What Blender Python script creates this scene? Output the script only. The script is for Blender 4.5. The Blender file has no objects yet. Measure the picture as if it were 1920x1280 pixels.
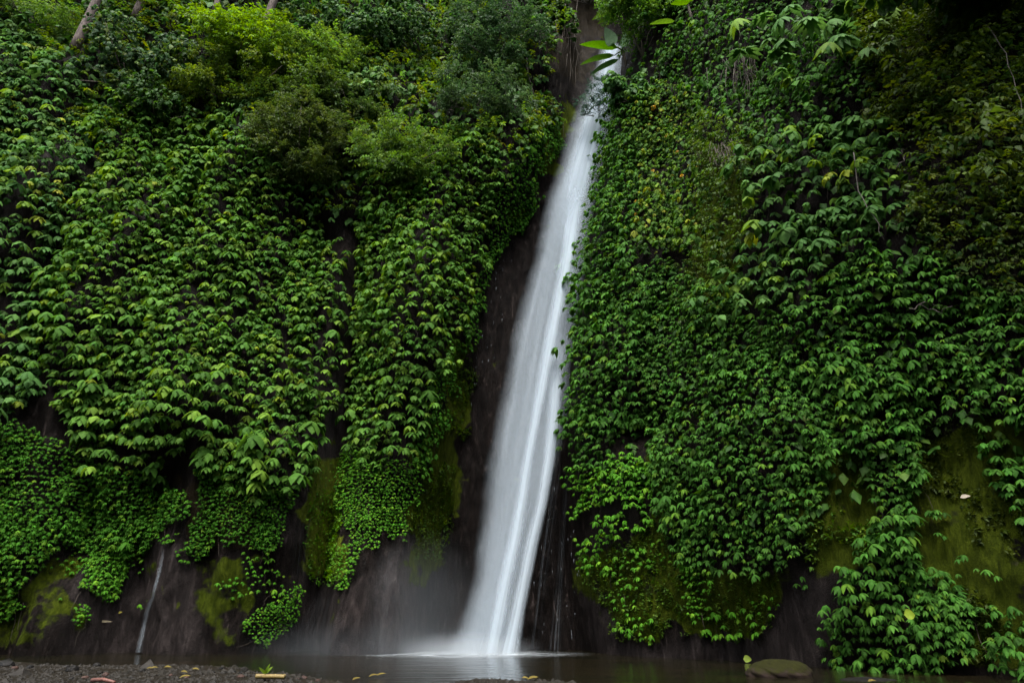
import bpy, math, random
import numpy as np
from mathutils import Matrix, Vector

rng = np.random.default_rng(11)
random.seed(11)
C = bpy.context.scene.collection
SC = bpy.context.scene

# ------------------------------------------------------------------ camera, light, exposure
H0 = 1.4
PITCH = math.radians(21.5)
cam_d = bpy.data.cameras.new("camera")
cam = bpy.data.objects.new("camera", cam_d)
C.objects.link(cam)
cam.location = (0, 0, H0)
cam.rotation_euler = (math.radians(90) + PITCH, 0, 0)
cam_d.sensor_width = 36
cam_d.lens = 24
cam_d.clip_end = 600
SC.camera = cam

SUN_EL, SUN_AZ = math.radians(66), math.radians(188)      # azimuth clockwise from +Y (north)
w = bpy.data.worlds.new("World")
SC.world = w
w.use_nodes = True
nt = w.node_tree
sky = nt.nodes.new("ShaderNodeTexSky")
sky.sky_type = 'NISHITA'
sky.sun_disc = False
sky.sun_elevation = SUN_EL
sky.sun_rotation = SUN_AZ
sky.air_density = 1.0
sky.dust_density = 4.0
hs = nt.nodes.new("ShaderNodeHueSaturation")
hs.inputs["Saturation"].default_value = 0.45
nt.links.new(sky.outputs[0], hs.inputs["Color"])
nt.links.new(hs.outputs[0], nt.nodes["Background"].inputs[0])
nt.nodes["Background"].inputs[1].default_value = 0.12

sun_d = bpy.data.lights.new("sun", 'SUN')
sun_d.energy = 1.5
sun_d.angle = math.radians(35)
sun_d.color = (1.0, 0.97, 0.92)
sun = bpy.data.objects.new("sun", sun_d)
C.objects.link(sun)
sdir = Vector((math.sin(SUN_AZ) * math.cos(SUN_EL), math.cos(SUN_AZ) * math.cos(SUN_EL), math.sin(SUN_EL)))
sun.rotation_euler = sdir.to_track_quat('Z', 'Y').to_euler()
sun.location = (0, 0, 60)

SC.view_settings.view_transform = 'Standard'
SC.view_settings.look = 'None'
SC.view_settings.gamma = 1
SC.view_settings.exposure = 2.15
SC.view_settings.use_curve_mapping = False
SC.render.engine = 'CYCLES'
SC.cycles.use_denoising = True
SC.cycles.max_bounces = 6
SC.cycles.diffuse_bounces = 3
SC.cycles.glossy_bounces = 2
SC.cycles.transmission_bounces = 3
SC.cycles.transparent_max_bounces = 24
SC.cycles.volume_bounces = 0
SC.cycles.volume_step_rate = 2.0
SC.cycles.caustics_reflective = False
SC.cycles.caustics_refractive = False

# ------------------------------------------------------------------ maths helpers
FX = 1280.0
CP, SP = math.cos(PITCH), math.sin(PITCH)


def ray(px, py):
    px = np.asarray(px, float); py = np.asarray(py, float)
    r = (px - 960) / FX; u = (640 - py) / FX
    return np.stack([r, CP - SP * u, SP + CP * u], -1)


def project(P):
    x = P[:, 0]; y = P[:, 1]; z = P[:, 2] - H0
    d = y * CP + z * SP
    v = -y * SP + z * CP
    d = np.maximum(d, 0.01)
    return 960 + FX * x / d, 640 - FX * v / d, d


def at_y(px, py, Y):
    d = ray(px, py)
    t = Y / d[..., 1]
    return d * t[..., None] + np.array([0, 0, H0])


def at_ground(px, py, z=0.0):
    d = ray(px, py)
    t = (z - H0) / d[..., 2]
    return d * t[..., None] + np.array([0, 0, H0])


def hash2(ix, iy, seed):
    M = np.uint64(0xffffffff)
    h = (ix.astype(np.int64) * 374761393 + iy.astype(np.int64) * 668265263 + seed * 974711) & 0xffffffff
    h = h.astype(np.uint64)
    h = ((h ^ (h >> np.uint64(13))) * np.uint64(1274126177)) & M
    h = ((h ^ (h >> np.uint64(16))) * np.uint64(2246822519)) & M
    h = h ^ (h >> np.uint64(15))
    return (h & M).astype(float) / 4294967295.0


def vnoise(x, y, seed=0):
    x = np.asarray(x, float); y = np.asarray(y, float)
    ix = np.floor(x); iy = np.floor(y)
    fx = x - ix; fy = y - iy
    fx = fx * fx * fx * (fx * (fx * 6 - 15) + 10); fy = fy * fy * fy * (fy * (fy * 6 - 15) + 10)
    a = hash2(ix, iy, seed); b = hash2(ix + 1, iy, seed); c = hash2(ix, iy + 1, seed); d = hash2(ix + 1, iy + 1, seed)
    return (a * (1 - fx) + b * fx) * (1 - fy) + (c * (1 - fx) + d * fx) * fy


def fbm(x, y, seed=0, oct=4):
    s = 0; a = 0.5; t = 0
    for k in range(oct):
        s = s + a * vnoise(x * 2 ** k + 17.3 * k, y * 2 ** k - 9.1 * k, seed + k); t += a; a *= 0.5
    return s / t - 0.5


def sstep(a, b, x):
    t = np.clip((x - a) / (b - a), 0, 1)
    return t * t * (3 - 2 * t)


def in_poly(px, py, poly):
    inside = np.zeros(px.shape, bool)
    n = len(poly)
    for i in range(n):
        x0, y0 = poly[i]; x1, y1 = poly[(i + 1) % n]
        if y0 == y1: continue
        c = ((y0 > py) != (y1 > py)) & (px < (x1 - x0) * (py - y0) / (y1 - y0) + x0)
        inside ^= c
    return inside


# ------------------------------------------------------------------ cliff shape (a height field y = Y(x, z))
LE = [(1225, 792), (1100, 792), (1000, 800), (900, 826), (800, 846), (700, 862), (600, 885), (500, 905), (400, 950), (330, 995), (250, 1040), (150, 1068), (0, 1090)]
RE = [(1222, 1112), (1100, 1088), (1000, 1076), (900, 1066), (800, 1066), (700, 1070), (600, 1080), (500, 1100), (400, 1116), (300, 1132), (200, 1156), (100, 1172), (0, 1182)]


def edge_fn(E, Y0, lean):
    zs, xs = [], []
    for (py, px) in E:
        d = ray(px, py)
        t = (Y0 + lean * H0) / (d[1] - lean * d[2])
        zs.append(H0 + t * d[2]); xs.append(t * d[0])
    zs = np.array(zs); xs = np.array(xs)
    return lambda z: np.interp(z, zs, xs)


XL = edge_fn(LE, 26.3, 0.14)
XR = edge_fn(RE, 26.5, 0.10)
XR0 = float(XR(0.0))
RB_X = np.array([-40, 2.5, 3.4, 4.4, 6.3, 7.2, 8.2, 9.6, 11.3, 14, 18, 24, 34])
RB_Y = np.array([28.0, 27.4, 26.0, 24.9, 23.2, 21.4, 19.8, 18.4, 17.1, 15.3, 13.2, 11.0, 8.0])
TR = edge_fn([(1230, 560), (1100, 575), (1000, 590), (900, 605), (800, 622), (700, 640), (600, 655), (480, 660)], 25.8, 0.1)


TG = edge_fn([(1225, 700), (1000, 715), (800, 740), (600, 765), (400, 800), (250, 850)], 25.8, 0.1)
HOL = []
for px_, py_, rw_, rh_, dp_ in ((125, 450, 40, 60, 1.1), (560, 380, 60, 40, 1.2), (180, 300, 30, 70, 1.0), (330, 900, 30, 40, .8), (620, 250, 60, 40, 1.0), (420, 330, 40, 25, .6), (20, 540, 60, 25, .8)):
    q_ = at_y(px_, py_, 27.5); k_ = 29.5 / FX
    HOL.append((float(q_[0]), float(q_[2]), rw_ * k_, rh_ * k_ * 1.1, dp_))

HOLR = []
for px_, py_, Y_, rw_, rh_, dp_ in ((1205, 800, 25.5, 45, 30, 1.1), (1560, 330, 21.5, 70, 60, 1.3), (1480, 500, 22, 70, 30, .8), (1850, 430, 18.5, 60, 90, 1.0), (1405, 190, 24, 35, 70, .9), (1620, 80, 21.5, 60, 60, 1.4), (1340, 700, 23.5, 25, 90, .6), (1700, 640, 19.5, 90, 25, .6)):
    q_ = at_y(px_, py_, Y_); k_ = (Y_ + 3) / FX
    HOLR.append((float(q_[0]), float(q_[2]), rw_ * k_, rh_ * k_ * 1.1, dp_))


def cliffY(x, z, fine=True):
    x = np.asarray(x, float); z = np.asarray(z, float)
    up = np.log1p(np.exp((z - 14) / 2.0)) * 2.0
    left = 26.9 + 0.05 * z + 0.20 * up - 0.16 * np.maximum(-x - 11, 0) - 0.7 * sstep(5, 0, z)
    left = left + 2.2 * fbm(x / 6.5 + 3, z / 9.0, 5, 2) + 2.1 * fbm(x / 2.0, z / 6.5, 6, 2)
    left = left + 2.1 * np.exp(-((x - TR(z)) / 0.6) ** 2) * sstep(26, 18, z)          # gully between the two leaf curtains
    left = left - 1.1 * np.exp(-((x - TG(z)) / 1.3) ** 2) * sstep(3, 7, z) * sstep(30, 20, z)   # buttress under the leaf tongue
    for hx, hz, rx, rz, dp in HOL:
        left = left + dp * np.exp(-((x - hx) / rx) ** 2 - ((z - hz) / rz) ** 2)
    rec = 28.7 + 0.13 * z + 0.04 * up + 0.35 * fbm(x / 1.2, z / 5.0, 8, 3)
    xs = x - (XR(z) - XR0)
    right = np.interp(xs, RB_X, RB_Y) + 0.09 * z + 0.05 * up
    right = right + 2.0 * fbm(x / 5.5 + 9, z / 7.5, 15, 2) + 1.1 * fbm(x / 1.9, z / 5.5, 16, 2)
    for hx, hz, rx, rz, dp in HOLR:
        right = right + dp * np.exp(-((x - hx) / rx) ** 2 - ((z - hz) / rz) ** 2)
    a = sstep(-1.0, 0.5, x - XL(z))
    y = left * (1 - a) + rec * a
    b = sstep(-0.35, 0.45, x - XR(z))
    y = y * (1 - b) + np.minimum(right, y + 0.6) * b
    y = y + 3.0 * np.maximum(z - 48, 0)
    if fine:
        rd = 1 - np.abs(2 * fbm(x / 1.1 + z * .12, z / 2.6, 35, 3)) * 2
        y = y + 0.36 * fbm(x / 0.7, z / 2.0, 31, 4) + 0.16 * fbm(x / 0.25, z / 0.8, 33, 3) - 0.22 * (rd - .5)
    return y


def cliff_normal(x, z, e=0.35):
    gx = (cliffY(x + e, z, False) - cliffY(x - e, z, False)) / (2 * e)
    gz = (cliffY(x, z + e, False) - cliffY(x, z - e, False)) / (2 * e)
    n = np.stack([gx, -np.ones_like(gx), gz], -1)
    return n / np.linalg.norm(n, axis=-1, keepdims=True)


def hit(px, py, out=0.0):
    """point where the sight line through a photo pixel meets the cliff, moved out of the wall by `out`"""
    d = ray(float(px), float(py))
    t = np.linspace(8, 75, 1400)
    P = d[None] * t[:, None] + np.array([0, 0, H0])
    f = P[:, 1] - cliffY(P[:, 0], P[:, 2])
    k = int(np.argmax(f > 0))
    p = P[k].copy()
    if out:
        p = p + cliff_normal(p[None, 0], p[None, 2])[0] * out
    return p


# ------------------------------------------------------------------ mesh helpers
def make_mesh(name, V, faces_loops, totals, mat, tint=None, smooth=True, uv=None):
    me = bpy.data.meshes.new(name)
    V = np.ascontiguousarray(V, np.float32)
    me.vertices.add(len(V)); me.vertices.foreach_set("co", V.ravel())
    fl = np.ascontiguousarray(faces_loops, np.int32)
    tt = np.ascontiguousarray(totals, np.int32)
    me.loops.add(len(fl)); me.loops.foreach_set("vertex_index", fl)
    me.polygons.add(len(tt))
    st = np.concatenate([[0], np.cumsum(tt)[:-1]]).astype(np.int32)
    me.polygons.foreach_set("loop_start", st)
    me.polygons.foreach_set("use_smooth", np.full(len(tt), smooth))
    if tint is not None:
        a = me.attributes.new("tint", 'FLOAT_COLOR', 'POINT')
        t4 = np.ones((len(V), 4), np.float32); t4[:, :3] = tint
        a.data.foreach_set("color", t4.ravel())
    if uv is not None:
        l = me.uv_layers.new(name="UVMap")
        l.data.foreach_set("uv", np.ascontiguousarray(uv[fl], np.float32).ravel())
    me.materials.append(mat)
    me.update(calc_edges=True)
    return me


def link(name, me, parent=None, loc=None):
    o = bpy.data.objects.new(name, me)
    C.objects.link(o)
    if parent is not None: o.parent = parent
    if loc is not None: o.location = loc
    return o


def tag(o, label=None, cat=None, group=None, kind=None):
    if label: o["label"] = label
    if cat: o["category"] = cat
    if group: o["group"] = group
    if kind: o["kind"] = kind
    return o


def thing(name, label, cat, loc=(0, 0, 0), group=None):
    o = bpy.data.objects.new(name, None)
    C.objects.link(o)
    o.location = loc
    o.empty_display_size = 0.2
    return tag(o, label, cat, group)


class MB:
    """collects tubes and blades in world space; build() moves them to the parent's frame"""
    def __init__(s):
        s.V = []; s.F = []; s.T = []

    def add(s, V, F, tint=None):
        n = sum(len(v) for v in s.V)
        V = np.asarray(V, float)
        s.V.append(V); s.F += [tuple(i + n for i in f) for f in F]
        s.T.append(np.tile(np.array(tint if tint is not None else (1, 1, 1), float), (len(V), 1)) if np.ndim(tint) < 2 else tint)

    def tube(s, pts, r0, r1, n=6, tint=None):
        pts = np.asarray(pts, float); m = len(pts)
        V = []; F = []
        tan = np.gradient(pts, axis=0)
        tan /= np.linalg.norm(tan, axis=1, keepdims=True) + 1e-9
        for i in range(m):
            t = tan[i]; a = np.array([1, 0, 0]) if abs(t[0]) < 0.8 else np.array([0, 1, 0])
            u = np.cross(t, a); u /= np.linalg.norm(u); v = np.cross(t, u)
            r = r0 + (r1 - r0) * i / (m - 1)
            for k in range(n):
                th = 2 * math.pi * k / n
                V.append(pts[i] + r * (math.cos(th) * u + math.sin(th) * v))
        for i in range(m - 1):
            for k in range(n):
                F.append((i * n + k, i * n + (k + 1) % n, (i + 1) * n + (k + 1) % n, (i + 1) * n + k))
        F.append(tuple(range(n - 1, -1, -1))); F.append(tuple((m - 1) * n + k for k in range(n)))
        s.add(V, F, tint)

    def blade(s, p0, p1, width, up=(0, 0, 1), sag=0.15, seg=7, tint=None, prof=0.45, fold=0.25):
        p0 = np.asarray(p0, float); p1 = np.asarray(p1, float); up = np.asarray(up, float)
        ax = p1 - p0; L = np.linalg.norm(ax); ax /= L
        lat = np.cross(ax, up); lat /= np.linalg.norm(lat); nn = np.cross(lat, ax)
        V = []; F = []
        for i in range(seg + 1):
            t = i / seg
            c = p0 + ax * L * t + nn * sag * L * math.sin(math.pi * min(1, t * 1.0))
            wd = width * 0.5 * (max(0.02, math.sin(math.pi * min(1.0, max(0.0, t ** (0.62 if prof < 0.5 else 1.2))))) ** 0.7)
            V += [c - lat * wd + nn * fold * wd, c, c + lat * wd + nn * fold * wd]
        for i in range(seg):
            a = 3 * i
            F += [(a, a + 1, a + 4, a + 3), (a + 1, a + 2, a + 5, a + 4)]
        s.add(V, F, tint)

    def build(s, name, mat, parent=None, loc=None, smooth=True):
        V = np.concatenate(s.V); T = np.concatenate(s.T)
        o0 = np.array(parent.location if parent is not None else (loc if loc is not None else (0, 0, 0)))
        fl = [i for f in s.F for i in f]; tt = [len(f) for f in s.F]
        me = make_mesh(name, V - o0, fl, tt, mat, T, smooth)
        o = link(name, me, parent)
        if parent is None and loc is not None: o.location = loc
        return o


# ------------------------------------------------------------------ materials
def new_mat(name):
    m = bpy.data.materials.new(name); m.use_nodes = True
    t = m.node_tree
    for n in list(t.nodes): t.nodes.remove(n)
    out = t.nodes.new("ShaderNodeOutputMaterial")
    return m, t, out


def nd(t, ty, **kw):
    n = t.nodes.new(ty)
    for k, v in kw.items():
        if k in n.inputs.keys(): n.inputs[k].default_value = v
        else: setattr(n, k, v)
    return n


def ramp(t, src, stops):
    r = t.nodes.new("ShaderNodeValToRGB")
    e = r.color_ramp.elements
    while len(e) < len(stops): e.new(0.5)
    for k, (p, c) in enumerate(stops):
        e[k].position = p
        e[k].color = (c, c, c, 1) if np.isscalar(c) else (*c, 1)
    t.links.new(src, r.inputs[0])
    return r


def leaf_material(name, rough=0.42, trans=0.22, spec=0.5):
    m, t, out = new_mat(name)
    a = nd(t, "ShaderNodeAttribute", attribute_name="tint")
    g = nd(t, "ShaderNodeNewGeometry")
    no = nd(t, "ShaderNodeTexNoise", Scale=9.0, Detail=3.0)
    t.links.new(g.outputs["Position"], no.inputs["Vector"])
    rr = ramp(t, no.outputs["Fac"], [(0.25, 0.72), (0.75, 1.25)])
    mx = nd(t, "ShaderNodeMix", data_type='RGBA', blend_type='MULTIPLY')
    mx.inputs[0].default_value = 1
    t.links.new(a.outputs["Color"], mx.inputs[6]); t.links.new(rr.outputs[0], mx.inputs[7])
    p = nd(t, "ShaderNodeBsdfPrincipled", Roughness=rough)
    p.inputs["Specular IOR Level"].default_value = spec
    t.links.new(mx.outputs[2], p.inputs["Base Color"])
    tr = nd(t, "ShaderNodeBsdfTranslucent")
    hh = nd(t, "ShaderNodeHueSaturation", Hue=0.485, Saturation=1.1, Value=1.4)
    t.links.new(mx.outputs[2], hh.inputs["Color"]); t.links.new(hh.outputs[0], tr.inputs["Color"])
    ms = nd(t, "ShaderNodeMixShader"); ms.inputs[0].default_value = trans
    t.links.new(p.outputs[0], ms.inputs[1]); t.links.new(tr.outputs[0], ms.inputs[2])
    t.links.new(ms.outputs[0], out.inputs[0])
    return m


M_LEAF = leaf_material("leaf_green", 0.62, 0.36, 0.06)
M_MATTE = leaf_material("leaf_matte", 0.6, 0.4, 0.15)


def bark_material(name, c0, c1, sc=6.0, rough=0.85):
    m, t, out = new_mat(name)
    g = nd(t, "ShaderNodeNewGeometry")
    mp = nd(t, "ShaderNodeMapping"); mp.inputs["Scale"].default_value = (1, 1, 0.35)
    t.links.new(g.outputs["Position"], mp.inputs[0])
    no = nd(t, "ShaderNodeTexNoise", Scale=sc, Detail=6.0, Roughness=0.7)
    t.links.new(mp.outputs[0], no.inputs["Vector"])
    r = ramp(t, no.outputs["Fac"], [(0.35, c0), (0.65, c1)])
    p = nd(t, "ShaderNodeBsdfPrincipled", Roughness=rough)
    t.links.new(r.outputs[0], p.inputs["Base Color"])
    b = nd(t, "ShaderNodeBump", Strength=0.6, Distance=0.04)
    t.links.new(no.outputs["Fac"], b.inputs["Height"]); t.links.new(b.outputs[0], p.inputs["Normal"])
    t.links.new(p.outputs[0], out.inputs[0])
    return m


M_BARK = bark_material("bark", (0.03, 0.022, 0.015), (0.10, 0.08, 0.06))
M_PALE = bark_material("pale_bark", (0.02, 0.010, 0.007), (0.12, 0.09, 0.075), 9.0)
M_STEM = bark_material("vine_stem", (0.012, 0.009, 0.006), (0.05, 0.036, 0.022), 12.0)
M_TWIG = bark_material("grey_twig", (0.02, 0.016, 0.012), (0.075, 0.062, 0.05), 12.0)


def cliff_material():
    m, t, out = new_mat("wet_cliff")
    g = nd(t, "ShaderNodeNewGeometry")
    mp = nd(t, "ShaderNodeMapping"); mp.inputs["Scale"].default_value = (1, 1, 0.28)
    t.links.new(g.outputs["Position"], mp.inputs[0])
    n1 = nd(t, "ShaderNodeTexNoise", Scale=3.0, Detail=14.0, Roughness=0.78, Distortion=0.8)
    n2 = nd(t, "ShaderNodeTexNoise", Scale=7.0, Detail=12.0, Roughness=0.78, Distortion=0.6)
    n3 = nd(t, "ShaderNodeTexNoise", Scale=22.0, Detail=8.0, Roughness=0.7)
    n4 = nd(t, "ShaderNodeTexNoise", Scale=1.1, Detail=6.0, Roughness=0.6)
    for n, src in ((n1, mp.outputs[0]), (n2, mp.outputs[0]), (n3, g.outputs["Position"]), (n4, g.outputs["Position"])):
        t.links.new(src, n.inputs["Vector"])
    rock = ramp(t, n1.outputs["Fac"], [(0.3, (0.001, 0.0007, 0.0006)), (0.46, (0.004, 0.0027, 0.0022)), (0.58, (0.0105, 0.0074, 0.0062)), (0.68, (0.085, 0.066, 0.060))])  # pale top stop puts wet glints into the rock colour
    at = nd(t, "ShaderNodeAttribute", attribute_name="cover")
    sep = nd(t, "ShaderNodeSeparateColor")
    t.links.new(at.outputs["Color"], sep.inputs[0])
    # moss (red channel), pale green moss (green channel), brown soil (blue channel)
    mossc = ramp(t, n2.outputs["Fac"], [(0.3, (0.010, 0.014, 0.001)), (0.5, (0.032, 0.045, 0.0025)), (0.72, (0.076, 0.098, 0.007))])
    soilc = ramp(t, n2.outputs["Fac"], [(0.3, (0.004, 0.003, 0.0015)), (0.7, (0.026, 0.018, 0.008))])
    palec = ramp(t, n2.outputs["Fac"], [(0.3, (0.03, 0.042, 0.003)), (0.7, (0.11, 0.14, 0.010))])
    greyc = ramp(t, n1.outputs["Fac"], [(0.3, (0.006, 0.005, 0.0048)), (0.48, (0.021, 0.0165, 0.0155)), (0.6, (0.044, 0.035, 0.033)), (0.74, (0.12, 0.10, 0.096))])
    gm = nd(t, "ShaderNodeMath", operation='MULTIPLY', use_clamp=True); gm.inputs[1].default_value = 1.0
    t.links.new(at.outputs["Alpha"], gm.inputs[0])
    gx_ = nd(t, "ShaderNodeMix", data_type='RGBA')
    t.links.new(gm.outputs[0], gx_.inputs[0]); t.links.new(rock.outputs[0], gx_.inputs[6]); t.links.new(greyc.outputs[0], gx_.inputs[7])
    cur = gx_.outputs[2]
    for ch, cc in ((0, mossc), (2, soilc), (1, palec)):
        ad = nd(t, "ShaderNodeMath", operation='ADD')
        t.links.new(sep.outputs[ch], ad.inputs[0])
        mm = nd(t, "ShaderNodeMath", operation='SUBTRACT'); mm.inputs[1].default_value = 0.5
        t.links.new(n4.outputs["Fac"], mm.inputs[0]); 
        m2 = nd(t, "ShaderNodeMath", operation='MULTIPLY'); m2.inputs[1].default_value = 2.4
        t.links.new(mm.outputs[0], m2.inputs[0]); t.links.new(m2.outputs[0], ad.inputs[1])
        th = ramp(t, ad.outputs[0], [(0.42, 0.0), (0.62, 1.0)])
        mx = nd(t, "ShaderNodeMix", data_type='RGBA')
        t.links.new(th.outputs[0], mx.inputs[0]); t.links.new(cur, mx.inputs[6]); t.links.new(cc.outputs[0], mx.inputs[7])
        cur = mx.outputs[2]
        if ch == 0: mossmask = th.outputs[0]
    p = nd(t, "ShaderNodeBsdfPrincipled")
    t.links.new(cur, p.inputs["Base Color"])
    rr = nd(t, "ShaderNodeMix", data_type='FLOAT'); rr.inputs[2].default_value = 0.5; rr.inputs[3].default_value = 0.95; p.inputs['Specular IOR Level'].default_value = 0.05
    t.links.new(mossmask, rr.inputs[0]); t.links.new(rr.outputs[0], p.inputs["Roughness"])
    b1 = nd(t, "ShaderNodeBump", Strength=1.0, Distance=0.22)
    b2 = nd(t, "ShaderNodeBump", Strength=1.0, Distance=0.07)
    t.links.new(n2.outputs["Fac"], b1.inputs["Height"]); t.links.new(n3.outputs["Fac"], b2.inputs["Height"])
    t.links.new(b1.outputs[0], b2.inputs["Normal"]); t.links.new(b2.outputs[0], p.inputs["Normal"])
    t.links.new(p.outputs[0], out.inputs[0])
    return m


def gravel_material():
    m, t, out = new_mat("gravel_bed")
    g = nd(t, "ShaderNodeNewGeometry")
    v = nd(t, "ShaderNodeTexVoronoi", Scale=14.0)
    n = nd(t, "ShaderNodeTexNoise", Scale=1.3, Detail=8.0, Roughness=0.7)
    n5 = nd(t, "ShaderNodeTexNoise", Scale=22.0, Detail=6.0, Roughness=0.7)
    for q in (v, n, n5): t.links.new(g.outputs["Position"], q.inputs["Vector"])
    r = ramp(t, n5.outputs["Fac"], [(0.3, (0.004, 0.0033, 0.0024)), (0.7, (0.016, 0.0125, 0.008))])
    r2 = ramp(t, n.outputs["Fac"], [(0.35, (0.55, 0.5, 0.42)), (0.65, (1.0, 0.95, 0.88))])
    mx = nd(t, "ShaderNodeMix", data_type='RGBA', blend_type='MULTIPLY'); mx.inputs[0].default_value = 1
    t.links.new(r.outputs[0], mx.inputs[6]); t.links.new(r2.outputs[0], mx.inputs[7])
    # green for the unseen slope raised behind the camera
    sp = nd(t, "ShaderNodeSeparateXYZ"); t.links.new(g.outputs["Position"], sp.inputs[0])
    gr = nd(t, "ShaderNodeMapRange"); gr.inputs[1].default_value = 0.6; gr.inputs[2].default_value = 2.0
    t.links.new(sp.outputs[2], gr.inputs[0])
    m2 = nd(t, "ShaderNodeMix", data_type='RGBA'); m2.inputs[7].default_value = (0.025, 0.045, 0.014, 1)
    t.links.new(gr.outputs[0], m2.inputs[0]); t.links.new(mx.outputs[2], m2.inputs[6])
    p = nd(t, "ShaderNodeBsdfPrincipled", Roughness=0.7)
    p.inputs["Specular IOR Level"].default_value = 0.08
    t.links.new(m2.outputs[2], p.inputs["Base Color"])
    b = nd(t, "ShaderNodeBump", Strength=0.9, Distance=0.05)
    t.links.new(v.outputs["Distance"], b.inputs["Height"]); t.links.new(b.outputs[0], p.inputs["Normal"])
    t.links.new(p.outputs[0], out.inputs[0])
    return m


def stone_material(name, c0, c1, moss=None, rough=0.55):
    m, t, out = new_mat(name)
    g = nd(t, "ShaderNodeNewGeometry")
    n = nd(t, "ShaderNodeTexNoise", Scale=7.0, Detail=8.0, Roughness=0.7)
    t.links.new(g.outputs["Position"], n.inputs["Vector"])
    r = ramp(t, n.outputs["Fac"], [(0.3, c0), (0.7, c1)])
    col = r.outputs[0]
    if moss:
        sp = nd(t, "ShaderNodeSeparateXYZ"); t.links.new(g.outputs["Position"], sp.inputs[0])
        ad = nd(t, "ShaderNodeMath", operation='ADD')
        mu = nd(t, "ShaderNodeMath", operation='MULTIPLY'); mu.inputs[1].default_value = 0.5
        t.links.new(n.outputs["Fac"], mu.inputs[0]); t.links.new(mu.outputs[0], ad.inputs[0]); t.links.new(sp.outputs[2], ad.inputs[1])
        mk = ramp(t, ad.outputs[0], [(0.30, 0.0), (0.42, 1.0)])
        mx = nd(t, "ShaderNodeMix", data_type='RGBA')
        mr = ramp(t, n.outputs["Fac"], [(0.3, tuple(c * 0.5 for c in moss)), (0.7, moss)])
        t.links.new(mk.outputs[0], mx.inputs[0]); t.links.new(col, mx.inputs[6]); t.links.new(mr.outputs[0], mx.inputs[7])
        col = mx.outputs[2]
    p = nd(t, "ShaderNodeBsdfPrincipled", Roughness=rough)
    p.inputs["Specular IOR Level"].default_value = 0.1
    t.links.new(col, p.inputs["Base Color"])
    b = nd(t, "ShaderNodeBump", Strength=0.7, Distance=0.03)
    t.links.new(n.outputs["Fac"], b.inputs["Height"]); t.links.new(b.outputs[0], p.inputs["Normal"])
    t.links.new(p.outputs[0], out.inputs[0])
    return m


def pool_material():
    m, t, out = new_mat("pool_water")
    g = nd(t, "ShaderNodeNewGeometry")
    mp = nd(t, "ShaderNodeMapping"); mp.inputs["Scale"].default_value = (0.35, 1.6, 1)
    t.links.new(g.outputs["Position"], mp.inputs[0])
    n = nd(t, "ShaderNodeTexNoise", Scale=1.6, Detail=5.0, Roughness=0.55)
    t.links.new(mp.outputs[0], n.inputs["Vector"])
    n2 = nd(t, "ShaderNodeTexNoise", Scale=0.7, Detail=3.0)
    t.links.new(mp.outputs[0], n2.inputs["Vector"])
    r = ramp(t, n2.outputs["Fac"], [(0.35, (0.004, 0.0045, 0.0022)), (0.65, (0.010, 0.0075, 0.0035))])
    p = nd(t, "ShaderNodeBsdfPrincipled", Roughness=0.10, IOR=1.33)
    t.links.new(r.outputs[0], p.inputs["Base Color"])
    b = nd(t, "ShaderNodeBump", Strength=0.35, Distance=0.10)
    t.links.new(n.outputs["Fac"], b.inputs["Height"]); t.links.new(b.outputs[0], p.inputs["Normal"])
    t.links.new(p.outputs[0], out.inputs[0])
    return m


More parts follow.
